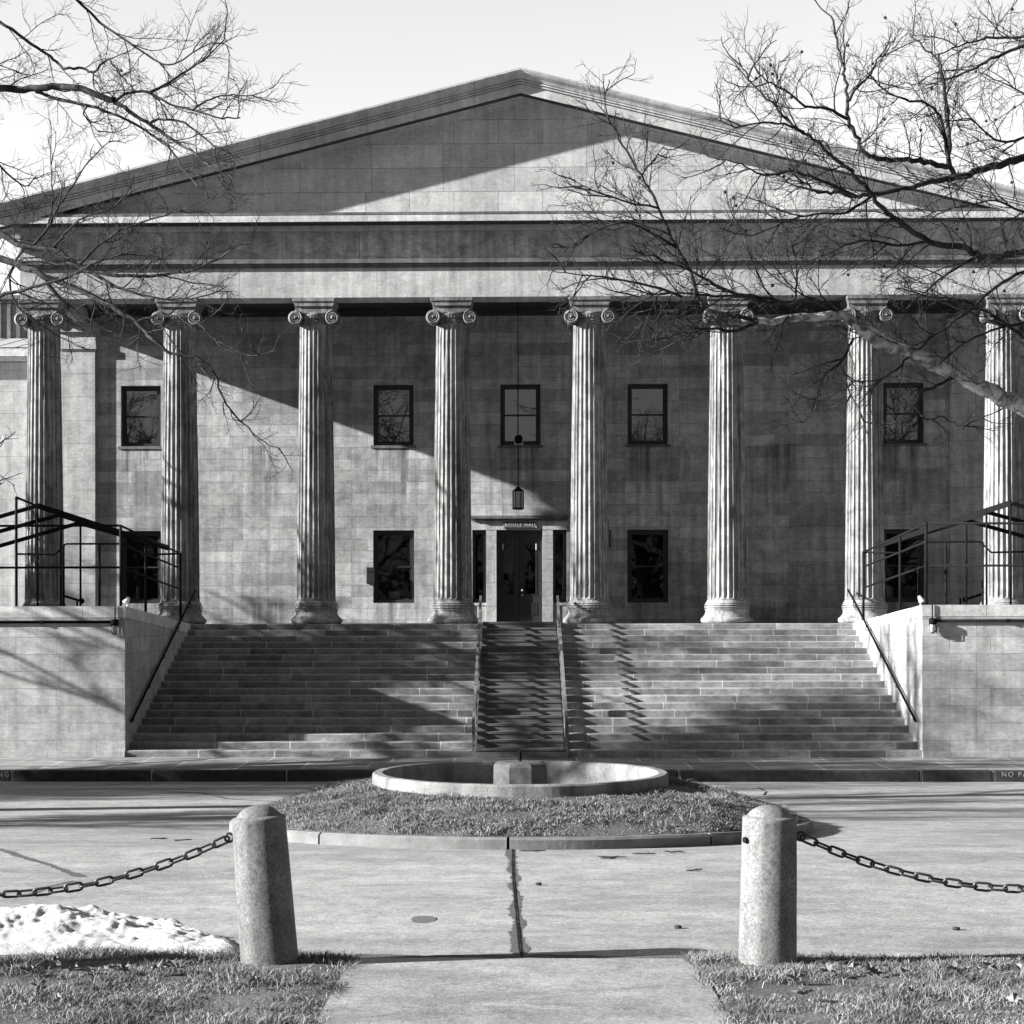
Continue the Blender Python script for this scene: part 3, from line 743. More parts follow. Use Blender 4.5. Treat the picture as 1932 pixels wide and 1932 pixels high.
mb = MB(); mb.lathe([(.02,zt+.10),(.06,zt+.05),(.135,zt+.0),(.14,zt-.03),(.13,zt-.03)], n=6, smooth=False); mb.lathe([(.145,zb+.035),(.145,zb),(.10,zb-.01)], n=6, smooth=False)
for i in range(6):
    a = math.pi*i/3; mb.tube([(.138*math.cos(a), .138*math.sin(a), zb+.02),(.138*math.cos(a), .138*math.sin(a), zt-.02)], .011, 5)
mb.build('cage', M['iron'], la); mb = MB(); mb.lathe([(.128,zb+.02),(.128,zt-.02)], n=6, smooth=False, cap=False); mb.build('lamp_glass', M['lglass'], la)
fl = empty('round_floodlight', (pw(979, 833, DW).x, DW-.12, UPW[0]+.006), 'small round lamp on the sill of the middle upper window', 'lamp')
mb = MB(); mb.lathe([(.09,-.1),(.105,-.06),(.11,0),(.10,.05),(.05,.1),(.001,.11)], n=18, cap=True); mb.v = [(x, z, y+.15) for x, y, z in mb.v]; mb.build('lamp_head', M['iron'], fl)
mb = MB(); mb.box(-.12,-.095,-.02,.05,0,.15); mb.box(.095,.12,-.02,.05,0,.15); mb.box(-.12,.12,-.03,.10,-.002,.02); mb.build('bracket', M['letter'], fl)
p = pw(700, 1086, DW)
mb = MB(); mb.bbox(p.x-.12, p.x+.11, DW-.14, DW-.002, p.z-.22, p.z+.22, .015); lb = mb.build('letter_box', M['frame']); tag(lb, 'black metal letter box on the wall left of the lower window', 'letter box')
mb = MB(); mb.box(p.x-.09, p.x+.08, DW-.146, DW-.138, p.z+.09, p.z+.12); mb.build('slot', M['dark'], lb)
p = pw(1508, 1075, DW); p = pw(1148, 1015, DW)
mb = MB(); mb.bbox(p.x-.05, p.x+.07, DW-.09, DW-.002, p.z-.25, p.z+.2, .01); o = mb.build('meter_box', M['sign']); tag(o, 'small dark box on the wall behind the fifth column', 'box')
MB().tube([(p.x,DW-.04,p.z+.2),(p.x,DW-.04,p.z+.5)], .012).build('pipe', M['iron'], o)
# indoor plant in the lower window
pt = empty('potted_tree', (pw(745, 1110, DW+.8).x, DW+.62, 3.1), 'bushy dark potted tree inside the lower window beside the letter box', 'potted plant')
MB().lathe([(.13,.02),(.17,.35),(.185,.36),(.185,.40),(.16,.40),(.15,.34)], n=20).build('pot', M['white'], pt)
mb = MB(); rl = random.Random(4)
for i in range(520):
    z = rl.uniform(.45, 1.75); r = .42*(1-(z-.45)/1.4)*math.sqrt(rl.random())+.02; a = rl.uniform(0, 6.283); c = Vector((r*math.cos(a), r*math.sin(a), z))
    d1 = Vector((rl.gauss(0,1), rl.gauss(0,1), rl.gauss(0,1))).normalized()*.07; d2 = d1.orthogonal().normalized()*.022
    mb.add([c-d1, c+d2, c+d1, c-d2], [(0,1,2,3)])
mb.build('foliage', M['fol'], pt); MB().tube([(0,0,.38),(0,0,1.6)], [.02,.008]).build('stem', M['stick'], pt)

# ------------------------------------------------------------------ wings
def wing(s, label):
    o = empty('side_wing', (0,0,0), label, 'building'); X0 = XC+s*(WX+.05); X1 = XC+s*45; xa, xb = sorted((X0, X1)); D = 53.0
    MB().box(xa, xb, D, 66, -.2, 10.15).build('wall', M['anta'], o)
    mb = MB(); mb.box(xa, xb, D-.35, D+.1, 10.17, 10.27); mb.box(xa, xb, D-.42, D+.1, 10.27, 10.4); mb.box(xa, xb, D-.38, D+.1, 10.4, 10.5); mb.build('cornice', M['corn'], o)
    mb = MB(); mb.add([(xa,D-.4,10.52),(xb,D-.4,10.52),(xb,60,12.15),(xa,60,12.15),(xb,66.5,10.5),(xa,66.5,10.5)], [(0,1,2,3),(3,2,4,5)]); mb.build('roof', M['seam'], o)
    xc = pw(20, 600, 57).x if s < 0 else 2*XC-pw(20, 600, 57).x
    mb = MB(); mb.box(xc-1.3, xc+.55, 56.2, 58.5, 11.0, 12.5); mb.box(xc-1.4, xc+.65, 56.1, 58.6, 12.5, 12.62)
    for i in range(7): mb.box(xc-1.25+i*.29, xc-1.25+i*.29+.04, 56.16, 56.198, 11.2, 12.5)
    mb.build('roof_monitor', M['cornd'], o)
wing(-1, 'sunlit stone side wing with metal roof left of the columns'); wing(1, 'stone side wing behind the last column at far right')

# ------------------------------------------------------------------ stone steps and terrace blocks
SX0, SX1, SD0, TR, RI = -7.905, 8.153, 37.4, .4206, FZ/19
st = empty('stone_staircase', (0,0,0), 'broad flight of dark weathered stone steps up to the porch', 'steps')
for i in range(19):
    z0, z1 = RI*i, RI*(i+1); d = SD0+i*TR; mb = MB(); rn2 = random.Random(i)
    n = 90; xs = lin(SX0+.002, SX1-.002, n); vs = []
    prof = [(.0, z0-.02), (.0, z1-.018), (.012, z1-.004), (.03, z1), (TR+.08 if i < 18 else .3, z1+.001)]
    for x in xs:
        for j, (p, z) in enumerate(prof):
            w = .010*noise.noise((x*2.1, i*3.7, j*.3))+.006*noise.noise((x*11, i*5, j*.5))
            vs.append((x, d+p+(w if j < 4 else 0), z+(w*.6 if 0 < j < 4 else 0)))
    m = len(prof); mb.add(vs, [(a*m+j, (a+1)*m+j, (a+1)*m+j+1, a*m+j+1) for a in range(n-1) for j in range(m-1)], False)
    mb.build('step', M['step'], st)
BT0, BT1 = 3.06, 2.66
def btop(d): return BT0+(BT1-BT0)*(d-SD0)/7.57
for s, xi, xo, lab in ((-1, SX0, -14.6, 'pale stone terrace block with shaded inner face left of the steps'), (1, SX1, 14.9, 'pale stone terrace block with bright sunlit inner face right of the steps')):
    o = empty('terrace_block', (0,0,0), lab, 'wall'); xa, xb = sorted((xi, xo)); mb = MB(); D0, D1 = SD0-.01, 44.99; cp = .36
    def slab(z0a, z0b, z1a, z1b, e, b):
        mb = MB(); x0, x1 = xa-(e if s > 0 else 0), xb+(e if s < 0 else 0)
        mb.add([(x0,D0-e,z0a),(x1,D0-e,z0a),(x1,D1,z0b),(x0,D1,z0b),(x0,D0-e,z1a),(x1,D0-e,z1a),(x1,D1,z1b),(x0,D1,z1b)], [(3,2,1,0),(4,5,6,7),(0,1,5,4),(1,2,6,5),(2,3,7,6),(3,0,4,7)]); return mb
    slab(-.25, -.25, BT0-.004-.23, BT1-.23, 0, 0).build('wall', M['block'], o)
    slab(BT0-.23, BT1-.228, BT0, BT1, .006, 0).build('coping', M['corn'], o)
    x0, x1 = (xa, xb-.0) if s < 0 else (xa, xb); MB().box(x0, x1, D0-.045, D0-.002, -.2, .12).build('plinth', M['anta'], o)

# ------------------------------------------------------------------ timber steps over the stone ones
ws = empty('timber_steps', (0,0,0), 'narrow dark timber steps with low side rails laid over the stone flight', 'steps')
wx0, wx1 = pw(893, 1410, 37.3).x, pw(1069, 1410, 37.3).x
for i in range(19):
    d = SD0-.09+i*TR; z = RI*(i+1)+.045; mb = MB()
    mb.box(wx0+.05, wx1-.05, d-.02, d+TR+.03 if i < 18 else d+.9, z-.04+i*.0002, z+i*.0002); mb.box(wx0+.05, wx1-.05, d, d+.02, z-RI-.0, z-.041); mb.build('tread', M['wood'], ws)
MB().box(wx0-.03, wx1+.03, SD0-.125, SD0-.115, .004, .115).build('toe_board', M['rail'], ws)
for x in (wx0, wx1):
    a, b = (x, SD0-.1, RI+.08), (x, SD0+18*TR, FZ+.08)
    MB().bar(a, b, .05, .11).build('stringer', M['rail'], ws)
    h = .60; dd = [(x, SD0-.06, RI+h), (x, SD0+18*TR+.3, FZ+h+.06)]
    MB().bar(dd[0], dd[1], .055, .05).build('side_rail', M['rail'], ws)
    for q in (0, 4.5, 9, 13.5, 18):
        MB().box(x-.032, x+.032, SD0-.06+q*TR-.04 if q else SD0-.1, SD0-.06+q*TR+.04, RI*(q+1)-.05, RI*(q+1)+h-.02).build('rail_post', M['rail'], ws)

# ------------------------------------------------------------------ railings on the terrace
def railing(s, lab):
    o = empty('pipe_railing', (0,0,0), lab, 'railing'); r = .024
    mx = (lambda u: u) if s < 0 else (lambda u: 1968-u)     # the right block mirrors the left one
    def P(u, v, d):
        if s < 0: return pw(u, v, d)
        q = pw(u, v, d); return Vector((.248-q.x, q.y, q.z))
    xi = (SX0-.12) if s < 0 else (SX1+.12); xo = -14.2 if s < 0 else 14.5
    d0, d1 = SD0+.16, 44.3
    z1, z2, z3 = 4.70, 4.33, 3.85; b1, b2, b3 = 4.35, 4.0, 3.50
    def post(x, d, zt): MB().tube([(x, d, btop(d)-.02), (x, d, zt)], r*1.25, 8).build('post', M['pipe'], o)
    post(xi, d0, z1+.02); post(xi, d1, b1+.02)
    dm = 40.1; f = (dm-d0)/(d1-d0); post(xi, dm, z1+(b1-z1)*f)
    xp = P(31, 1100, d0).x; post(xp, d0, pw(31, 937, d0).z); post(xo, d0, z1)
    for za, zb in ((z1, b1), (z2, b2), (z3, b3)): MB().tube([(xi, d0, za), (xi, d1, zb)], r, 8).build('rail', M['pipe'], o)
    for za in (z1, z3): MB().tube([(xi, d0, za), (xo, d0, za)], r, 8).build('rail', M['pipe'], o)
    MB().tube([P(33,1044,d1), P(104,1045,d1), P(125,1025,d1), P(240,1025,d1), P(271,1046,d1), (xi, d1, b1)], r, 8).build('rail', M['pipe'], o)
    for u in (120, 188): p = P(u, 1100, d1); post(p.x, d1, P(u, 1025, d1).z)
    o2 = empty('sloping_railing', (0,0,0), lab.replace('pipe railing', 'sloping flat bar railing').replace('around', 'behind the pipes on'), 'railing')
    for (u, v), lv, d in (((71, 953), 985, 39.2), ((115, 970), 1012, 39.9), ((152, 985), 1040, 40.6)):
        a, b, c = P(-40, lv, d), P(u, v, d), P(318, 1033, 43.6+.2*(d-39))
        MB().bar(a, b, .03, .085).build('bar', M['iron'], o2); MB().bar(b, c, .03, .12).build('bar', M['iron'], o2)
        MB().tube([(b.x, d, btop(d)-.02), b], .024, 8).build('post', M['iron'], o2)
    MB().tube([P(31, 937, d0), P(72, 954, 39.0)], .026, 8).build('bar', M['iron'], o2)
    a, b, c = P(100, 1117, 46.5), P(153, 1133, 46.5), P(189, 1148, 46.5)
    o3 = empty('stub_handrail', (b.x, 46.5, FZ), 'short black handrail ending in a ball beyond the terrace at ' + ('left' if s < 0 else 'right'), 'handrail')
    mb = MB(); mb.tube([a-b+Vector((0,0,b.z-FZ)), Vector((0,0,b.z-FZ))], .03, 8); mb.sphere((.02,0,b.z-FZ), .07); mb.tube([(-.1,0,0),(-.1,0,b.z-FZ+.04)], .025, 8); mb.build('rail', M['iron'], o3)
railing(-1, 'tall dark pipe railing around the left terrace block'); railing(1, 'tall dark pipe railing around the right terrace block')
for s, xi, lab in ((-1, SX0, 'long black handrail on the shaded left side of the steps'), (1, SX1, 'long black handrail on the sunlit right side of the steps')):
    o = empty('handrail', (xi, SD0, 0), lab, 'handrail'); x = .07 if s < 0 else -.07
    def zr(d): return (d-SD0)/7.57*FZ+.62
    pts = [(x, .25, zr(SD0+.25)-.0), (x, 7.35, zr(SD0+7.35)+.1), (x-(.0 if s < 0 else .0), 7.9, zr(SD0+7.9)+.08)]
    MB().tube(pts, .027, 8).build('rail', M['iron'], o)
    for d in (.5, 2.2, 3.9, 5.6, 7.2): mb = MB(); mb.tube([(x, d, zr(SD0+d)-.01+d*.013), (x, d, zr(SD0+d)-.07), (0, d, zr(SD0+d)-.09)], .012, 6); mb.build('wall_bracket', M['iron'], o)
# bulkhead lamps and conduit on the blocks
for s, u, lab, lab2 in ((-1, 218, 'jar lamp in a wire cage on the left terrace block', 'black conduit pipe along the top of the left terrace block'), (1, 1758, 'jar lamp in a wire cage on the right terrace block', 'black conduit pipe along the top of the right terrace block')):
    p = pw(u, 1172, SD0); o = empty('jar_lamp', (p.x, SD0-.012, p.z), lab, 'lamp')
    mb = MB(); mb.lathe([(.07,.04),(.08,.02),(.08,-.06),(.06,-.08)], c=(0,-.085,0), n=16); mb.box(-.05,.05,-.03,0,-.05,.05); mb.build('housing', M['iron'], o)
    MB().lathe([(.05,-.08),(.055,-.18),(.04,-.23),(.001,-.245)], c=(0,-.085,0), n=14, cap=False).build('jar_glass', M['white'] if s > 0 else M['lglass'], o)
    mb = MB()
    for i in range(6): a = math.pi*i/3; mb.tube([(.066*math.cos(a),-.085+.066*math.sin(a),-.07),(.066*math.cos(a),-.085+.066*math.sin(a),-.2),(.02*math.cos(a),-.085+.02*math.sin(a),-.265)], .006, 4)
    mb.build('wire_cage', M['chain'], o)
    MB().tube([(0,-.03,.05),(0,-.03,.33)], .014, 6).build('feed_pipe', M['pipe'], o)
    x1 = (p.x-6.0) if s < 0 else (p.x+6.0); mb = MB(); mb.tube([(p.x+s*.06, SD0-.045, p.z-.005), (x1, SD0-.045, p.z-.005)], .028, 8)
    c = mb.build('conduit_pipe', M['iron']); tag(c, lab2, 'pipe')
    mb = MB()
    for q in (1.5, 3.0, 4.5): mb.box(p.x+s*q-.03, p.x+s*q+.03, SD0-.08, SD0-.011, p.z-.045, p.z+.03)
    mb.build('pipe_clamp', M['iron'], c)
for s, u, v, lab in ((-1, 236, 1138, 'small white spotlight on the corner of the left terrace block'), (1, 1733, 1135, 'small white spotlight on the corner of the right terrace block')):
    d = 38.0; p = pw(u, v, d); o = empty('spotlight', (SX0-.08 if s < 0 else SX1+.10, d, btop(d)), lab, 'lamp')
    mb = MB(); mb.lathe([(.075,-.08),(.078,-.06),(.05,.03),(.03,.07),(.001,.075)], n=14); mb.v = [(x*.8+z*.5*-s, y, z*.8+.16+x*.4*s) for x, y, z in mb.v]; mb.build('lamp_head', M['white'], o)
    mb = MB(); mb.tube([(0,0,0),(.0,0,.13)], .016, 6); mb.lathe([(.04,0),(.04,.015)], n=10); mb.build('stem', M['white'], o)

# ------------------------------------------------------------------ bollards, chains
def bollard_mesh():
    prof = [(.192,-.12),(.190,.0),(.186,.3),(.181,.6),(.1765,.90),(.1765,.93),(.1755,.936),(.171,.940),(.150,.947),(.142,.949),(.136,.953),(.122,.970),(.10,.988),(.07,1.004),(.036,1.013),(.001,1.016)]
    n = 96; mb = MB(); vs = []
    for r, z in prof:
        for i in range(n):
            a = 2*math.pi*i/n; q = ((a+math.pi/8) % (math.pi/4))-math.pi/8
            oc = math.cos(math.pi/8)/math.cos(q); q8 = max(0, min(1, (.953-z)/.006)); k = 1-q8*(1-(.22*oc+.78*.965))
            rr = r*k*1.02*(1+.012*noise.noise((math.cos(a)*2, math.sin(a)*2, z*5))); vs.append((rr*math.cos(a), rr*math.sin(a), z))
    mb.add(vs, [(j*n+i, j*n+(i+1)%n, (j+1)*n+(i+1)%n, (j+1)*n+i) for j in range(len(prof)-1) for i in range(n)], True)
    return mb
bl = pw(508, 1823, 11.9); brr = pw(1447, 1826, 11.9)
bs = [(bl.x-3.3, 0, 2), (bl.x, R(-4.3), -1.5), (brr.x, R(.9), 0), (brr.x+3.3, 0, 3)]
labs = ['stone bollard beyond the left end of the sagging chain', 'granite bollard leaning left beside the snow bank', 'upright granite bollard with a chain hole near its top, right of the path', 'stone bollard beyond the right end of the sagging chain']
b_me = bollard_mesh(); tops = []
bt = None
for (x, lean, rz), lab in zip(bs, labs):
    yb = 11.25 if x < bl.x-1 else 11.9
    o = empty('bollard', (x, yb, zg(yb)+.02), lab, 'bollard', 'granite bollards along the drive')
    if bt is None: bt = b_me.build('post', M['bollard'], o); me = bt.data
    elif 'right' in lab and me.materials[0] is M['bollard']: me = b_me.build('post', M['bollard2'], o).data
    else:
        c = bpy.data.objects.new('post', me); C.objects.link(c); c.parent = o
    o.rotation_euler = (0, lean, 0)
    for sd in (-1, 1):
        mb = MB(); mb.lathe([(.021,-.19),(.021,.19)], n=12); mb.v = [(z*1.0*sd, y, x+.80) for x, y, z in mb.v]
    if 'chain hole' in lab:
        mb = MB(); a = R(-152); mb.lathe([(.02,0),(.02,.012)], n=12); e = .182
        mb.v = [(math.cos(a)*(e+z)-math.sin(a)*x, math.sin(a)*(e+z)+math.cos(a)*x, y+.80) for x, y, z in mb.v]; mb.build('chain_hole', M['dark'], o)
    ring = MB()
    for sd in ((-1,) if 'leaning' in lab or 'right end' in lab else (1,)):
        pts = [(sd*(.20+.028*math.cos(t)), 0, .82+.028*math.sin(t)) for t in lin(0, 2*math.pi, 13)[:-1]]; ring.tube(pts, .009, 6, closed=True)
    ring.build('chain_ring', M['chain'], o)
    tops.append((Vector((x, yb, zg(yb)+.02)), lean))
link = MB(); L, W = .055, .024
pts = [(L*.55+.45*L*math.cos(t) if math.cos(t) > 0 else -L*.55+.45*L*math.cos(t), 0, W*math.sin(t)) for t in lin(R(-90), R(270), 17)[:-1]]
pts = []
for t in lin(-90, 90, 6): pts.append((.034+W*math.cos(R(t)), 0, W*math.sin(R(t))))
for t in lin(90, 270, 6): pts.append((-.034+W*math.cos(R(t)), 0, W*math.sin(R(t))))
link.tube(pts, .0085, 6, closed=True); lk0 = link.build('link', M['chain'], link=False); lme = lk0.data
def hook(i, sd):
    p, ln = tops[i]; q = Vector((sd*.21, 0, .815)); q.rotate(Matrix.Rotation(ln, 3, 'Y')); return p+q
for (i, j, lab, drop) in ((0, 1, 'steel chain drooping from the leaning bollard past the snow', .33), (2, 3, 'black chain drooping from the right bollard out of frame', .33)):
    A, B = hook(i, 1), hook(j, -1); o = empty('chain', A, lab, 'chain', 'chains between the bollards')
    N = 200; cur = [A.lerp(B, t)-Vector((0,0,4*drop*t*(1-t))) for t in lin(0, 1, N)]
    ln = [0]
    for a, b in zip(cur, cur[1:]): ln.append(ln[-1]+(b-a).length)
    nl = round(ln[-1]/.0955); k = 0
    for q in range(nl):
        s0 = (q+.5)/nl*ln[-1]
        while ln[k+1] < s0: k += 1
        p = cur[k].lerp(cur[k+1], (s0-ln[k])/(ln[k+1]-ln[k])); t = (cur[min(k+1,N-1)]-cur[max(k-1,0)]).normalized()
        c = bpy.data.objects.new('link', lme); C.objects.link(c); c.parent = o; c.location = p-A
        c.rotation_euler = (Matrix.Rotation(math.atan2(t.y, t.x), 4, 'Z') @ Matrix.Rotation(math.atan2(-t.z, t.x), 4, 'Y') @ Matrix.Rotation(R(90*(q % 2)+random.uniform(-14, 14)+20), 4, 'X')).to_euler()

# ------------------------------------------------------------------ snow bank
mb = MB(); vs = []; nx, ny = 260, 70; xa, xb = -6.2, pw(458, 1780, 12.6).x
for j in range(ny):
    for i in range(nx):
        x = xa+(xb-xa)*i/(nx-1); t = j/(ny-1)
        end = max(0, min(1, (xb-x)/.55)); tail = .55+.45*max(0, min(1, (xb-x-.3)/1.3))
        y0 = 12.12+.06*noise.noise((x*3, 0, 0)); wd = (1.0+1.15*max(0, min(1, (xb-x)/2.6)))*(.3+.7*end**.5)+.16*noise.noise((x*2.2, 4, 0))+.07*noise.noise((x*7, 9, 0)); y = y0+wd*t
        env = (min(1, t/.55)**.7*min(1, (1-t)/.22)**.6) if 0 < t < 1 else 0
        h = (.17*tail+.07*noise.noise((x*1.3, y*1.3, 2))+.05*noise.noise((x*3.6, y*3.6, 6))+.034*abs(noise.noise((x*9, y*9, 1)))+.014*noise.noise((x*24, y*24, 8)))*env*end**.5
        vs.append((x, y, zg(y)+.03*(1-t)-.03+max(-.02, h)+.03*env))
mb.add(vs, [(j*nx+i, j*nx+i+1, (j+1)*nx+i+1, (j+1)*nx+i) for j in range(ny-1) for i in range(nx-1)], True)
tag(mb.build('snow_bank', M['snow']), 'lumpy bank of old snow along the grass edge beside the leaning bollard', 'snow')

# ------------------------------------------------------------------ fallen leaves and sticks
def leaf_mesh(sd):
    r_ = random.Random(sd); vs = [(0,0,.01)]; n = 15
    for i in range(n):
        a = 2*math.pi*i/n; r = .05*(1+.45*math.cos(5*a))*(.8+.4*r_.random()); vs.append((r*math.cos(a), r*math.sin(a), .02+r_.uniform(-.012, .03)))
    return MB().add(vs, [(0, 1+i, 1+(i+1)%n) for i in range(n)])
lms = []
for q in range(4): lms.append(leaf_mesh(q).build('fallen_leaf', M['leaf'], link=False).data)
spots = [(115,1846),(60,1855),(100,1843),(170,1855),(140,1852),(205,1853),(230,1856),(315,1850),(330,1853),(40,1856),(290,1855),(1610,1848),(1560,1855),(1640,1852),(1820,1845),(1845,1850),(1860,1838),(1880,1850),(1905,1842),(1800,1852),(1925,1852),(1700,1855)]
for i in range(8): spots.append((random.uniform(0, 600) if i % 2 else random.uniform(1450, 1930), random.uniform(1864, 1925)))
for i, (u, v) in enumerate(spots):
    o = bpy.data.objects.new('fallen_leaf', lms[i % 4]); C.objects.link(o); p = gp(u, v); p.z = lawn_z(p.x, p.y)+.035; o.location = p
    o.rotation_euler = (random.uniform(-.7, .7), random.uniform(-.5, .5), random.uniform(0, 6.28)); k = random.uniform(.5, .95); o.scale = (k, k, k)
    left = u < 900; tag(o, 'curled pale dead leaf lying in the foreground grass '+('left' if left else 'right')+' of the path', 'leaf', 'dead leaves in the grass '+('left' if left else 'right')+' of the path')
tw = [(1005,1608,.28,'thin bent twig below the island kerb beside the dark joint'),(1155,1619,.3,'longest dark twig on the drive below the island kerb'),(1148,1621,.16,'short stub of twig touching the longest one'),(1215,1613,.24,'forked twig on the drive right of the longest one'),(1272,1609,.2,'twig lying near the kerb left of the right bollard'),(1015,1670,.1,'small dark bark scrap halfway down the drive right of the joint'),(1278,1751,.07,'small dark clod on the drive left of the right bollard'),(1803,1753,.07,'dark pebble-like clod on the drive at far right'),(300,1585,.2,'broken twig on the drive above the chain'),(345,1588,.2,'twig on the drive closest to the leaning bollard'),(1310,1644,.18,'curved thin twig just left of the right bollard')]
for u, v, L, lab in tw:
    p = gp(u, v); rr = random.Random(u); a = rr.uniform(-.3, .5); mb = MB(); n = 6
    if L < .11: mb.sphere((0,0,.012), .028, 8, 5, .5); mb.v = [(x*1.2+.008*noise.noise((x*60,y*60,z*60)), y, z) for x, y, z in mb.v]
    else:
        pts = [(L*(i/n-.5), .02*rr.uniform(-1, 1), .012+.008*rr.random()) for i in range(n+1)]; mb.tube(pts, [.007]*n+[.003], 5)
        mb.tube([pts[3], (pts[3][0]+.06, pts[3][1]+.04, .02)], [.005, .002], 4)
    o = mb.build('twig' if L > .11 else 'clod', M['stick']); o.location = p; o.rotation_euler.z = a; tag(o, lab, 'twig' if L > .11 else 'clod')

# ------------------------------------------------------------------ trees
class Tree:
    def __init__(s, seed): s.r = random.Random(seed); s.tr = MB(); s.tw = MB(); s.tips = []
    def tubeat(s, pts, r0, r1, big):
        n = len(pts); rad = [r0+(r1-r0)*(i/(n-1)) for i in range(n)]
        (s.tr if big else s.tw).tube(pts, rad, 10 if r0 > .05 else (6 if r0 > .015 else (4 if r0 > .006 else 3)), True, False)
    def path(s, p, d, L, n, wob, up):
        pts = [p.copy()]; d = d.normalized()
        for i in range(n):
            j = Vector((s.r.gauss(0,1), s.r.gauss(0,1), s.r.gauss(0,1)))*wob
            d = (d+j+Vector((0,0,up))).normalized(); pts.append(pts[-1]+d*(L/n))
        return pts
    def kids(s, pts, r, lev, dens, L, spec, t0=.05, up=.05):
        """branches along a limb; spec is a list of (length, density, radius) for the deeper levels"""
        cum = [0]
        for a, b in zip(pts, pts[1:]): cum.append(cum[-1]+(b-a).length)
        tot = cum[-1]; n = max(1, int(tot*dens+s.r.random()))
        for i in range(n):
            q = (t0+(1-t0)*((i+s.r.random())/n)); sl = q*tot; k = 0
            while k < len(pts)-2 and cum[k+1] < sl: k += 1
            f = (sl-cum[k])/max(1e-6, cum[k+1]-cum[k]); p = pts[k].lerp(pts[k+1], f); t = (pts[k+1]-pts[k]).normalized()
            side = t.orthogonal().normalized(); side.rotate(Matrix.Rotation(s.r.uniform(0, 6.283), 3, t))
            an = s.r.uniform(R(28), R(66)); d = t*math.cos(an)+side*math.sin(an); d.z += up
            ll = L*s.r.uniform(.5, 1.25)*(1-.45*q); rr = min(r*.75, spec[lev][2]*s.r.uniform(.75, 1.2))
            nseg = 8 if lev == 0 else (5 if lev == 1 else 3)
            pp = s.path(p, d, ll, nseg, .15 if lev == 0 else .16, .03)
            s.tubeat(pp, rr, rr*.45, False)
            if lev+1 < len(spec): s.kids(pp, rr, lev+1, spec[lev+1][1], spec[lev+1][0], spec, .12, .04)
            else: s.tips.append(pp[-1])
def smooth(P, n=3):
    """Catmull-Rom through traced points"""
    out = []
    for i in range(len(P)-1):
        p0, p1, p2, p3 = P[max(i-1,0)], P[i], P[i+1], P[min(i+2,len(P)-1)]
        for k in range(n):
            t = k/n; out.append(.5*((2*p1)+(p2-p0)*t+(2*p0-5*p1+4*p2-p3)*t*t+(3*p1-p0-3*p2+p3)*t*t*t))
    out.append(P[-1]); return out
SPEC = [(1.15, 6.0, .0092), (.5, 9.0, .0046), (.24, 11.0, .0032)]
def limb_tree(name, lab, limbs, trunk, seed, balls, bx, bark, km=2.0):
    T = Tree(seed); pale = MB()
    for q, (pts, d0, d1, ra, rb, dens, L) in enumerate(limbs):
        kk = .72 if (bark is None and q == 0) else .64
        ra, rb = (ra*kk if ra > .03 else ra*.8), rb*.8
        n = len(pts); P = [pw(u, v, d0+(d1-d0)*i/(n-1)) for i, (u, v) in enumerate(pts)]
        P = smooth(P, 4); jit = [p+Vector((T.r.gauss(0,1), T.r.gauss(0,1), T.r.gauss(0,1)))*min(.012, ra*.3) for p in P]
        if bark is None and q in (0, 3): n = len(jit); pale.tube(jit, [ra+(rb-ra)*i/(n-1) for i in range(n)], 12, True, False)
        else: T.tubeat(jit, ra, rb, ra > .028)
        T.kids(jit, max(rb, .02), 0, dens*km, L, SPEC)
    for P, ra, rb in trunk: T.tubeat(smooth([Vector(p) for p in P], 4), ra, rb, True)
    # the rest of the crown, on the side away from the hall's axis
    tk = smooth([Vector(p) for p in trunk[0][0]], 4); sgn = 1 if tk[0].x > 0 else -1
    lead = T.path(tk[-1], Vector((.12*sgn, 0, 1)), 4.5, 8, .07, .05); T.tubeat(lead, trunk[0][2], .02, True)
    SP2 = ((1.7, 2.4, .022), (.8, 3.2, .009), (.4, 3.4, .005))
    T.kids(lead, .05, 0, 3.0, 1.6, SP2, .1, .1)
    for i in range(13):
        p = tk[8+i] if 8+i < len(tk) else lead[(i*2) % 7]; a = (0 if sgn > 0 else math.pi)+R(-78+156*((i*7) % 13)/12); el = T.r.uniform(.25, .8)
        pp = T.path(p, Vector((math.cos(a)*math.cos(el), math.sin(a)*math.cos(el), math.sin(el))), T.r.uniform(3.2, 5.0), 9, .10, .03)
        T.tubeat(pp, .085, .022, True); T.kids(pp, .05, 0, 2.6, 1.7, SP2, .15, .06)
    base = Vector(trunk[0][0][0]); o = empty(name, base, lab, 'tree')
    a = T.tr.build('trunk', bark or M['bark2'], o)
    if bark is None: pale.build('pale_limb', M['bark'], o).location = -base
    a.location = -base; b = T.tw.build('twigs', M['twig'], o); b.location = -base
    bm = MB().sphere((0,0,0), .021, 8, 6).build('seed_ball', M['seed'], link=False).data
    sel = [p for p in T.tips if bx[0] < p.x < bx[1] and p.z > 6]
    T.r.shuffle(sel)
    for p in sel[:balls]:
        c = bpy.data.objects.new('seed_ball', bm); C.objects.link(c); c.parent = o; c.location = p-base-Vector((0,0,.06))
    return o
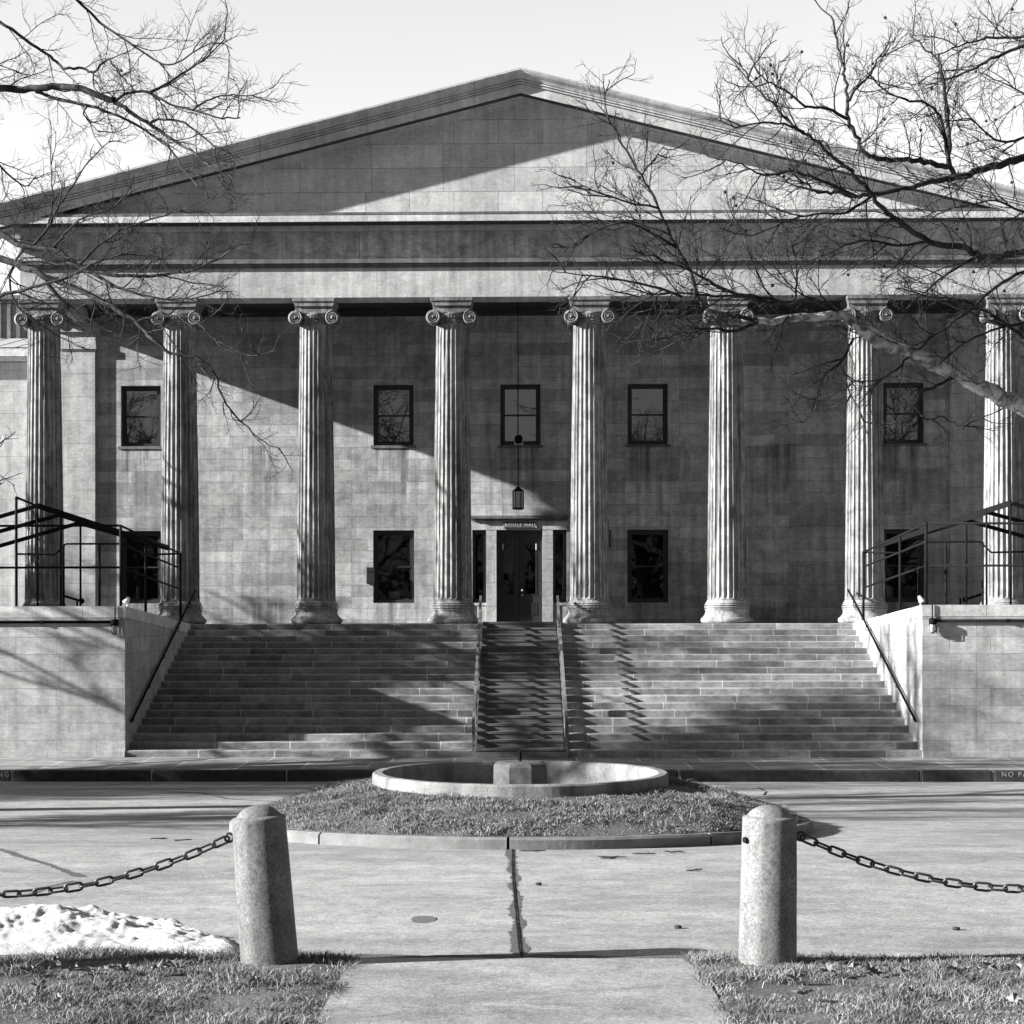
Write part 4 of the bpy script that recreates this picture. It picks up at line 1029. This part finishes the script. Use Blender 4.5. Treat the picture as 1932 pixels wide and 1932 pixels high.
# left tree: limbs traced at 25-28 m
LT = [
 ([(-90,150),(0,163),(60,168),(110,160),(170,172),(218,191)], 27, 26.5, .085, .055, 1.2, 1.0),
 ([(218,191),(240,175),(280,173),(320,195),(365,207),(420,222),(455,222)], 26.5, 26, .036, .012, 3.4, 1.0),
 ([(285,173),(320,155),(365,125),(400,100),(425,70)], 26.3, 26.8, .03, .01, 3.6, 1.1),
 ([(365,207),(390,190),(430,178),(475,180),(515,165)], 26, 25.6, .02, .006, 3.6, .9),
 ([(218,191),(255,215),(300,245),(330,265),(360,283),(385,305),(405,318),(440,335)], 26.5, 25.2, .05, .012, 2.6, 1.0),
 ([(285,230),(310,224),(350,232),(390,262),(420,285),(460,300)], 26.1, 25.4, .026, .008, 3, .9),
 ([(70,172),(125,190),(185,203),(240,225),(290,255),(325,285),(350,325),(375,350)], 26.9, 25.6, .045, .012, 2.6, 1.0),
 ([(165,200),(160,215),(175,235),(190,250)], 26.7, 26.3, .018, .006, 4, .6),
 ([(-60,0),(10,45),(60,82),(95,105),(122,127),(160,128),(178,135),(205,112),(220,130),(240,155),(262,172)], 28, 27, .045, .012, 2.4, 1.0),
 ([(130,-20),(190,40),(245,80),(290,110),(330,120),(400,80),(440,90)], 27.6, 27, .03, .008, 3.4, 1.2),
 ([(178,133),(180,165),(210,190)], 27, 26.6, .016, .006, 4, .8),
 ([(-80,400),(0,440),(47,463),(100,470),(147,500),(175,512),(240,520),(320,515),(375,505),(440,470)], 25.5, 24.6, .08, .012, 3.2, 1.15),
 ([(-80,460),(0,487),(40,500),(83,520),(140,540),(187,563),(220,582),(255,605),(290,640)], 25, 24.2, .085, .03, 3.2, 1.15),
 ([(290,640),(320,665),(363,673),(400,695),(417,740),(440,780),(470,805),(500,835),(530,845)], 24.2, 23.8, .03, .006, 3.2, .75),
 ([(255,605),(300,595),(360,600),(410,640),(470,670),(520,660)], 24.3, 23.6, .025, .007, 3.2, .95),
 ([(-60,580),(0,558),(45,545),(85,535),(130,520),(190,490),(260,470)], 25, 24.4, .05, .01, 3.0, 1.0),
 ([(83,520),(110,560),(150,590),(200,620),(240,640)], 25, 24.8, .04, .008, 3.2, 1.0),
 ([(60,468),(90,430),(113,387),(137,350),(170,303),(213,258)], 25.3, 25, .028, .006, 2.2, .7),
 ([(100,470),(133,430),(160,410),(217,387),(245,355),(255,330)], 25.2, 24.6, .026, .006, 2.6, .7),
 ([(90,430),(100,380),(97,310),(98,225)], 25.4, 25.6, .018, .005, 2.6, .6),
 ([(150,500),(200,450),(260,420),(330,400),(420,360)], 25, 24.2, .025, .006, 3.4, .9),
 ([(-90,250),(-30,285),(20,330),(50,350),(70,330)], 27, 27.5, .03, .008, 3.4, 1.2),
 ([(-90,120),(-30,115),(10,125),(50,140)], 29, 29.5, .02, .006, 4, 1.0),
 ([(175,512),(230,545),(300,560),(380,560),(430,540)], 24.8, 24.2, .03, .007, 3.6, 1.0),
 ([(47,463),(20,520),(30,570),(60,600),(100,625)], 25.2, 25.4, .025, .007, 3.6, 1.0),
]
tx = -9.6
p_ = [pw(-90,150,27), pw(-80,400,25.5), pw(-80,460,25), pw(-60,580,25), pw(-60,0,28), pw(-90,250,27), pw(130,-20,27.6)]
trk = [([(tx,26,zg(26)-.1),(tx-.05,26,1.5),(tx-.15,26.1,4.5),(tx-.1,26.3,7.5),(tx-.3,26.8,10.5),(tx-.2,27.2,13.5)], .36, .12)]
for q, h in zip(p_, (8.8, 6.6, 5.9, 5.2, 11, 8.2, 12.2)): trk.append(([(tx-.15, 26.3, min(h, q.z)-.45), (tx*.7+q.x*.3, 26.3*.7+q.y*.3, q.z-.30), (tx*.35+q.x*.65, 26.3*.35+q.y*.65, q.z-.08), tuple(q)], .085, .05))
limb_tree('bare_tree', 'leafless tree reaching thin drooping branches in from the left side', LT, trk, 5, 6, (-8, -3), M['bark2'], 1.3)
RT = [
 ([(2010,815),(1932,770),(1860,735),(1800,705),(1745,680),(1700,660),(1660,650),(1625,620),(1590,598),(1540,597),(1490,603),(1430,607)], 22.5, 21.5, .155, .045, .7, 1.0),
 ([(1430,607),(1380,595),(1335,585),(1315,555),(1305,515),(1277,467),(1244,393),(1211,333),(1177,273),(1157,240),(1142,195),(1150,150)], 21.5, 21.2, .04, .008, 2.8, .85),
 ([(1590,598),(1562,580),(1530,568),(1480,572),(1430,567),(1365,547),(1310,515),(1250,490),(1190,470)], 21.8, 21, .055, .010, 3.2, 1.0),
 ([(1720,655),(1680,640),(1640,617),(1600,612),(1560,610)], 22, 21.6, .035, .02, 2, .8),
 ([(1430,607),(1390,625),(1340,620),(1290,630),(1240,640)], 21.5, 21, .03, .007, 3.4, .9),
 ([(1480,572),(1420,560),(1350,560),(1270,555),(1200,560)], 21.5, 21, .03, .007, 3.6, .95),
 ([(1990,478),(1932,480),(1871,485),(1848,483),(1821,470),(1755,457),(1701,423),(1675,403),(1648,370),(1615,333),(1588,310),(1555,283),(1518,250),(1488,230),(1448,187),(1415,150),(1395,110)], 24, 22.5, .08, .008, 2.8, 1.05),
 ([(1990,285),(1932,297),(1900,308),(1850,322),(1807,337),(1770,342),(1720,355),(1650,368),(1615,372),(1575,363),(1548,363),(1520,348),(1490,320)], 25, 23.2, .09, .012, 2.5, 1.0),
 ([(1807,337),(1793,305),(1792,260),(1788,210),(1780,150),(1773,118),(1751,97),(1720,70)], 24.6, 24.9, .055, .014, 3, 1.1),
 ([(1790,310),(1783,250),(1770,212),(1740,192),(1710,190),(1670,170),(1645,142)], 24.5, 24, .04, .010, 3, 1.0),
 ([(1990,75),(1932,88),(1885,107),(1840,130),(1800,147),(1770,150)], 25.5, 25, .05, .012, 3, 1.1),
 ([(1990,60),(1920,72),(1850,77),(1800,92),(1767,106)], 26, 25.6, .03, .01, 3, 1.0),
 ([(1790,318),(1745,306),(1704,303),(1660,300),(1635,293),(1621,267),(1605,233),(1601,193),(1595,150),(1591,123),(1581,77),(1570,30)], 24.6, 24, .06, .016, 2.6, 1.05),
 ([(1601,193),(1620,165),(1645,140),(1655,115),(1680,80)], 24.1, 24.4, .035, .01, 3, 1.0),
 ([(1603,225),(1560,205),(1520,200),(1480,170),(1440,147),(1420,110)], 24, 23.4, .035, .008, 3, 1.0),
 ([(1518,250),(1480,235),(1430,232),(1390,240),(1350,225)], 22.8, 22.3, .022, .006, 3.4, .9),
 ([(1615,372),(1560,345),(1500,325),(1440,330),(1400,310),(1350,300)], 23.4, 22.6, .028, .006, 3.4, .95),
 ([(1650,368),(1600,400),(1540,405),(1480,420),(1420,445),(1360,430)], 23.4, 22.4, .026, .006, 3.4, .95),
 ([(1755,457),(1700,465),(1640,455),(1580,470),(1520,500)], 23.6, 22.8, .028, .006, 3.4, .95),
 ([(1244,393),(1200,385),(1150,370),(1110,355),(1075,335)], 21.3, 20.9, .018, .005, 3.6, .6),
 ([(1211,333),(1235,300),(1255,275)], 21.3, 21.5, .012, .005, 4, .5),
 ([(1277,467),(1230,440),(1180,420),(1120,440),(1070,470)], 21.3, 20.8, .022, .006, 3.4, .9),
 ([(1290,560),(1230,540),(1160,525),(1100,520),(1040,510)], 21.2, 20.6, .022, .006, 3.4, .85),
 ([(1500,568),(1505,520),(1498,470),(1485,430)], 21.6, 21.8, .018, .006, 3.2, .7),
 ([(1798,715),(1760,732),(1738,743),(1730,770),(1751,793),(1775,787),(1800,800),(1820,812)], 22.1, 21.7, .026, .007, 1.8, .5),
 ([(1818,807),(1850,790),(1890,775)], 21.7, 21.5, .014, .005, 3, .5),
 ([(1610,640),(1595,672),(1578,692),(1550,713),(1541,753),(1517,797),(1495,792)], 21.7, 21.2, .022, .006, 3.2, .6),
 ([(1590,690),(1603,740),(1620,770),(1632,805)], 21.5, 21.2, .012, .005, 3.4, .5),
 ([(1990,490),(1932,513),(1878,543),(1821,593),(1755,640),(1710,680),(1671,712),(1625,720),(1600,716)], 23, 21.4, .04, .007, 2.0, .75),
 ([(1990,590),(1932,610),(1870,625),(1820,650),(1770,690)], 22.6, 22, .03, .007, 2.4, .7),
 ([(1932,640),(1880,600),(1820,570),(1750,560),(1690,545)], 22.6, 22.2, .035, .008, 3, .9),
 ([(1960,250),(1900,270),(1860,250),(1830,225),(1800,230)], 25.4, 25, .026, .008, 3.4, 1.0),
 ([(1990,190),(1940,180),(1900,160),(1870,150)], 26, 26, .022, .007, 3.6, 1.0),
 ([(1990,410),(1930,400),(1880,380),(1820,390),(1760,400)], 24.2, 23.6, .026, .007, 3.4, 1.0),
 ([(1848,483),(1800,510),(1760,540),(1700,590)], 23.6, 22.8, .03, .007, 3.0, .9),
]
tx2 = 9.0
trk = [([(tx2,24,zg(24)-.1),(tx2,24,1.5),(tx2-.15,23.9,4),(tx2-.1,24.1,7),(tx2+.2,24.6,10),(tx2+.3,25,13)], .42, .14)]
for (u, v, d), h, ra in (((2010,815,22.5), 4.0, .17), ((1990,478,24), 6.3, .11), ((1990,285,25), 7.6, .12), ((1990,75,25.5), 9.4, .08), ((1990,60,26), 9.8, .07), ((1990,490,23), 6.0, .06), ((1990,590,22.6), 5.2, .05), ((1960,250,25.4), 8.2, .05), ((1990,190,26), 9.0, .05), ((1990,410,24.2), 7.0, .05)):
    q = pw(u, v, d); rb_ = ra*(.72 if ra > .15 else .62); trk.append(([(tx2-.12, 24.1, min(h, q.z)-.4), (tx2*.7+q.x*.3, 24.1*.7+q.y*.3, (h+q.z)/2-.3), (tx2*.35+q.x*.65, 24.1*.35+q.y*.65, q.z*.8+h*.2-.05), tuple(q)], rb_*1.3, rb_))
limb_tree('bare_tree', 'leafless plane tree with a thick mottled limb and seed balls reaching in from the right', RT, trk, 9, 60, (1.0, 7.0), None)

# whole bare trees out of the picture: they shade the steps, the drive and the front
def whole_tree(seed, H=14, spec=((2.0, 2.4, .04), (.9, 3.4, .017), (.5, 3.4, .010)), lo=0, th=.55):
    T = Tree(seed); r_ = T.r; tp = T.path(Vector((0,0,-.1)), Vector((0,0,1)), H*th, 8, .05, .05)
    T.tubeat(tp, .34, .16, True)
    for i in range(15):
        k = 3+lo+(i*(5-lo))//15; p = tp[min(k, len(tp)-1)]; a = i*2.4+r_.uniform(-.3, .3); el = r_.uniform(.25, 1.2)
        d = Vector((math.cos(a)*math.cos(el), math.sin(a)*math.cos(el), math.sin(el))); L = r_.uniform(.28, .5)*H
        pp = T.path(p, d, L, 8, .10, .06); T.tubeat(pp, .10, .03, True)
        T.kids(pp, .05, 0, spec[0][1], spec[0][0], spec, .15, .08)
    return T
T1, T2 = whole_tree(21), whole_tree(34, 12)
proto = []
T3 = whole_tree(55, 11, ((1.8, 3.4, .03), (.9, 4.6, .015), (.5, 4.6, .009)))
T4 = whole_tree(77, 14, ((1.9, 3.6, .03), (.9, 4.8, .015), (.5, 4.8, .009)), 2, .66)
for T in (T1, T2, T3, T4): proto.append((T.tr.build('trunk', M['bark2'], link=False).data, T.tw.build('twigs', M['twig'], link=False).data))
WT = [(-17.5, 39.2, 0, 1.0, 10), (-26, 39.0, 1, 1.15, 70), (-33, 38.0, 0, 1.1, 200), (-42, 28.5, 1, 1.25, 140), (-22, 29.5, 1, 1.0, 310), (-19, 21.0, 0, .9, 20), (-24, 42.8, 1, 1.0, 260), (-17, 42.2, 1, .72, 40), (-16.6, 44.7, 1, .72, 75), (-20.5, 40.6, 0, .68, 140), (-23, 38.4, 1, .75, 230), (-29, 41.6, 0, .8, 320), (-18.2, 38.6, 2, .9, 15), (-22.5, 38.8, 2, .95, 100), (-18.5, 31.4, 3, 1.0, 130), (-17.5, 39.8, 2, .85, 200), (-24.5, 39.6, 2, 1.1, 280), (-21, -5, 2, 1.6, 30), (21.5, -4, 2, 1.6, 150), (9, -30, 2, 1.9, 60), (-12, -38, 2, 2.1, 10), (-16, 31.5, 0, .9, 120), (-28, 26.5, 1, 1.1, 220), (-36, 24, 0, 1.2, 45), (-46, 38.5, 0, 1.3, 90), (-34, 40.5, 1, 1.2, 330),
      (-13, -14, 0, 1.2, 60), (3.5, -22, 1, 1.3, 120), (12, -12, 0, 1.1, 260), (-4, -30, 1, 1.4, 15), (20, -26, 1, 1.3, 200), (-26, -24, 0, 1.3, 300), (24, 20, 1, 1.1, 90)]
for i, (x, d, k, sc, rz) in enumerate(WT):
    o = empty('bare_tree', (x, d, zg(d) if d < 34 else -.05), 'tall leafless tree standing out of view around the drive', 'tree', 'bare trees around the drive out of view'); o.scale = (sc,)*3; o.rotation_euler.z = R(rz)
    for nm, me in zip(('trunk', 'twigs'), proto[k]):
        c = bpy.data.objects.new(nm, me); C.objects.link(c); c.parent = o
# far wood behind the viewer, seen only in the panes
mb = MB(); rw = random.Random(8)
for i in range(5200):
    a = rw.uniform(R(200), R(340)); r = rw.uniform(85, 120); x, y = r*math.cos(a), r*math.sin(a); h = (7+3*noise.noise((a*6, 0, 0)))*rw.random()**.7; c = Vector((x, y, zg(y)+h))
    d1 = Vector((rw.gauss(0,1), rw.gauss(0,1), rw.gauss(0,1))).normalized()*rw.uniform(.5, 1.3); d2 = d1.orthogonal().normalized()*rw.uniform(.3, .9)
    mb.add([c-d1, c+d2, c+d1, c-d2], [(0,1,2,3)])
tag(mb.build('far_wood', M['stick']), 'dark far wood across the grounds behind the viewer', 'wood', kind='stuff')

# ------------------------------------------------------------------ light, camera
KX = 4.2; sd = Vector((-KX, -1, .36*KX)).normalized()
sun = bpy.data.lights.new('sun', 'SUN'); sun.energy = 5.0; sun.angle = R(.53); sun.color = (1, .99, .975)
so = bpy.data.objects.new('sun', sun); C.objects.link(so); so.rotation_euler = sd.to_track_quat('Z', 'Y').to_euler(); so.location = (-40, 0, 40)
w = bpy.data.worlds.new('World'); S.world = w; w.use_nodes = True; nt = w.node_tree; bg = nt.nodes['Background']
sky = nt.nodes.new('ShaderNodeTexSky'); sky.sky_type = 'NISHITA'; sky.sun_disc = False; sky.sun_elevation = math.asin(sd.z); sky.sun_rotation = math.atan2(sd.x, sd.y)
sky.air_density = 1.0; sky.dust_density = 2.0; sky.ozone_density = 1.0
bw = nt.nodes.new('ShaderNodeRGBToBW'); nt.links.new(sky.outputs[0], bw.inputs[0]); tc = nt.nodes.new('ShaderNodeTexCoord'); sx = nt.nodes.new('ShaderNodeSeparateXYZ'); nt.links.new(tc.outputs['Generated'], sx.inputs[0])
mr = nt.nodes.new('ShaderNodeMapRange'); mr.interpolation_type = 'SMOOTHSTEP'; nt.links.new(sx.outputs[1], mr.inputs[0])
for i, q in enumerate((.0, .95, .5, 2.6)): mr.inputs[i+1].default_value = q      # invented sky gradient: near half dimmed to deepen shade, far side brightened
mu = nt.nodes.new('ShaderNodeMath'); mu.operation = 'MULTIPLY'; nt.links.new(bw.outputs[0], mu.inputs[0]); nt.links.new(mr.outputs[0], mu.inputs[1])
nt.links.new(mu.outputs[0], bg.inputs[0]); bg.inputs[1].default_value = .05
cam = bpy.data.cameras.new('camera'); co = bpy.data.objects.new('camera', cam); C.objects.link(co); S.camera = co
cam.sensor_width = 36; cam.lens = 36*FU/1932; cam.shift_x = (966-CX)/1932; cam.shift_y = (CY-966)/1932; cam.clip_end = 2000; cam.clip_start = .1
co.matrix_world = Matrix.Translation((0, 0, EZ)) @ Matrix.Rotation(TH, 4, 'Z') @ Matrix.Rotation(R(90), 4, 'X') @ Matrix.Rotation(-.0015, 4, 'Z')
S.view_settings.view_transform = 'Standard'; S.view_settings.look = 'None'; S.view_settings.exposure = 1.65; S.view_settings.gamma = 1
S.render.resolution_x = S.render.resolution_y = 1024
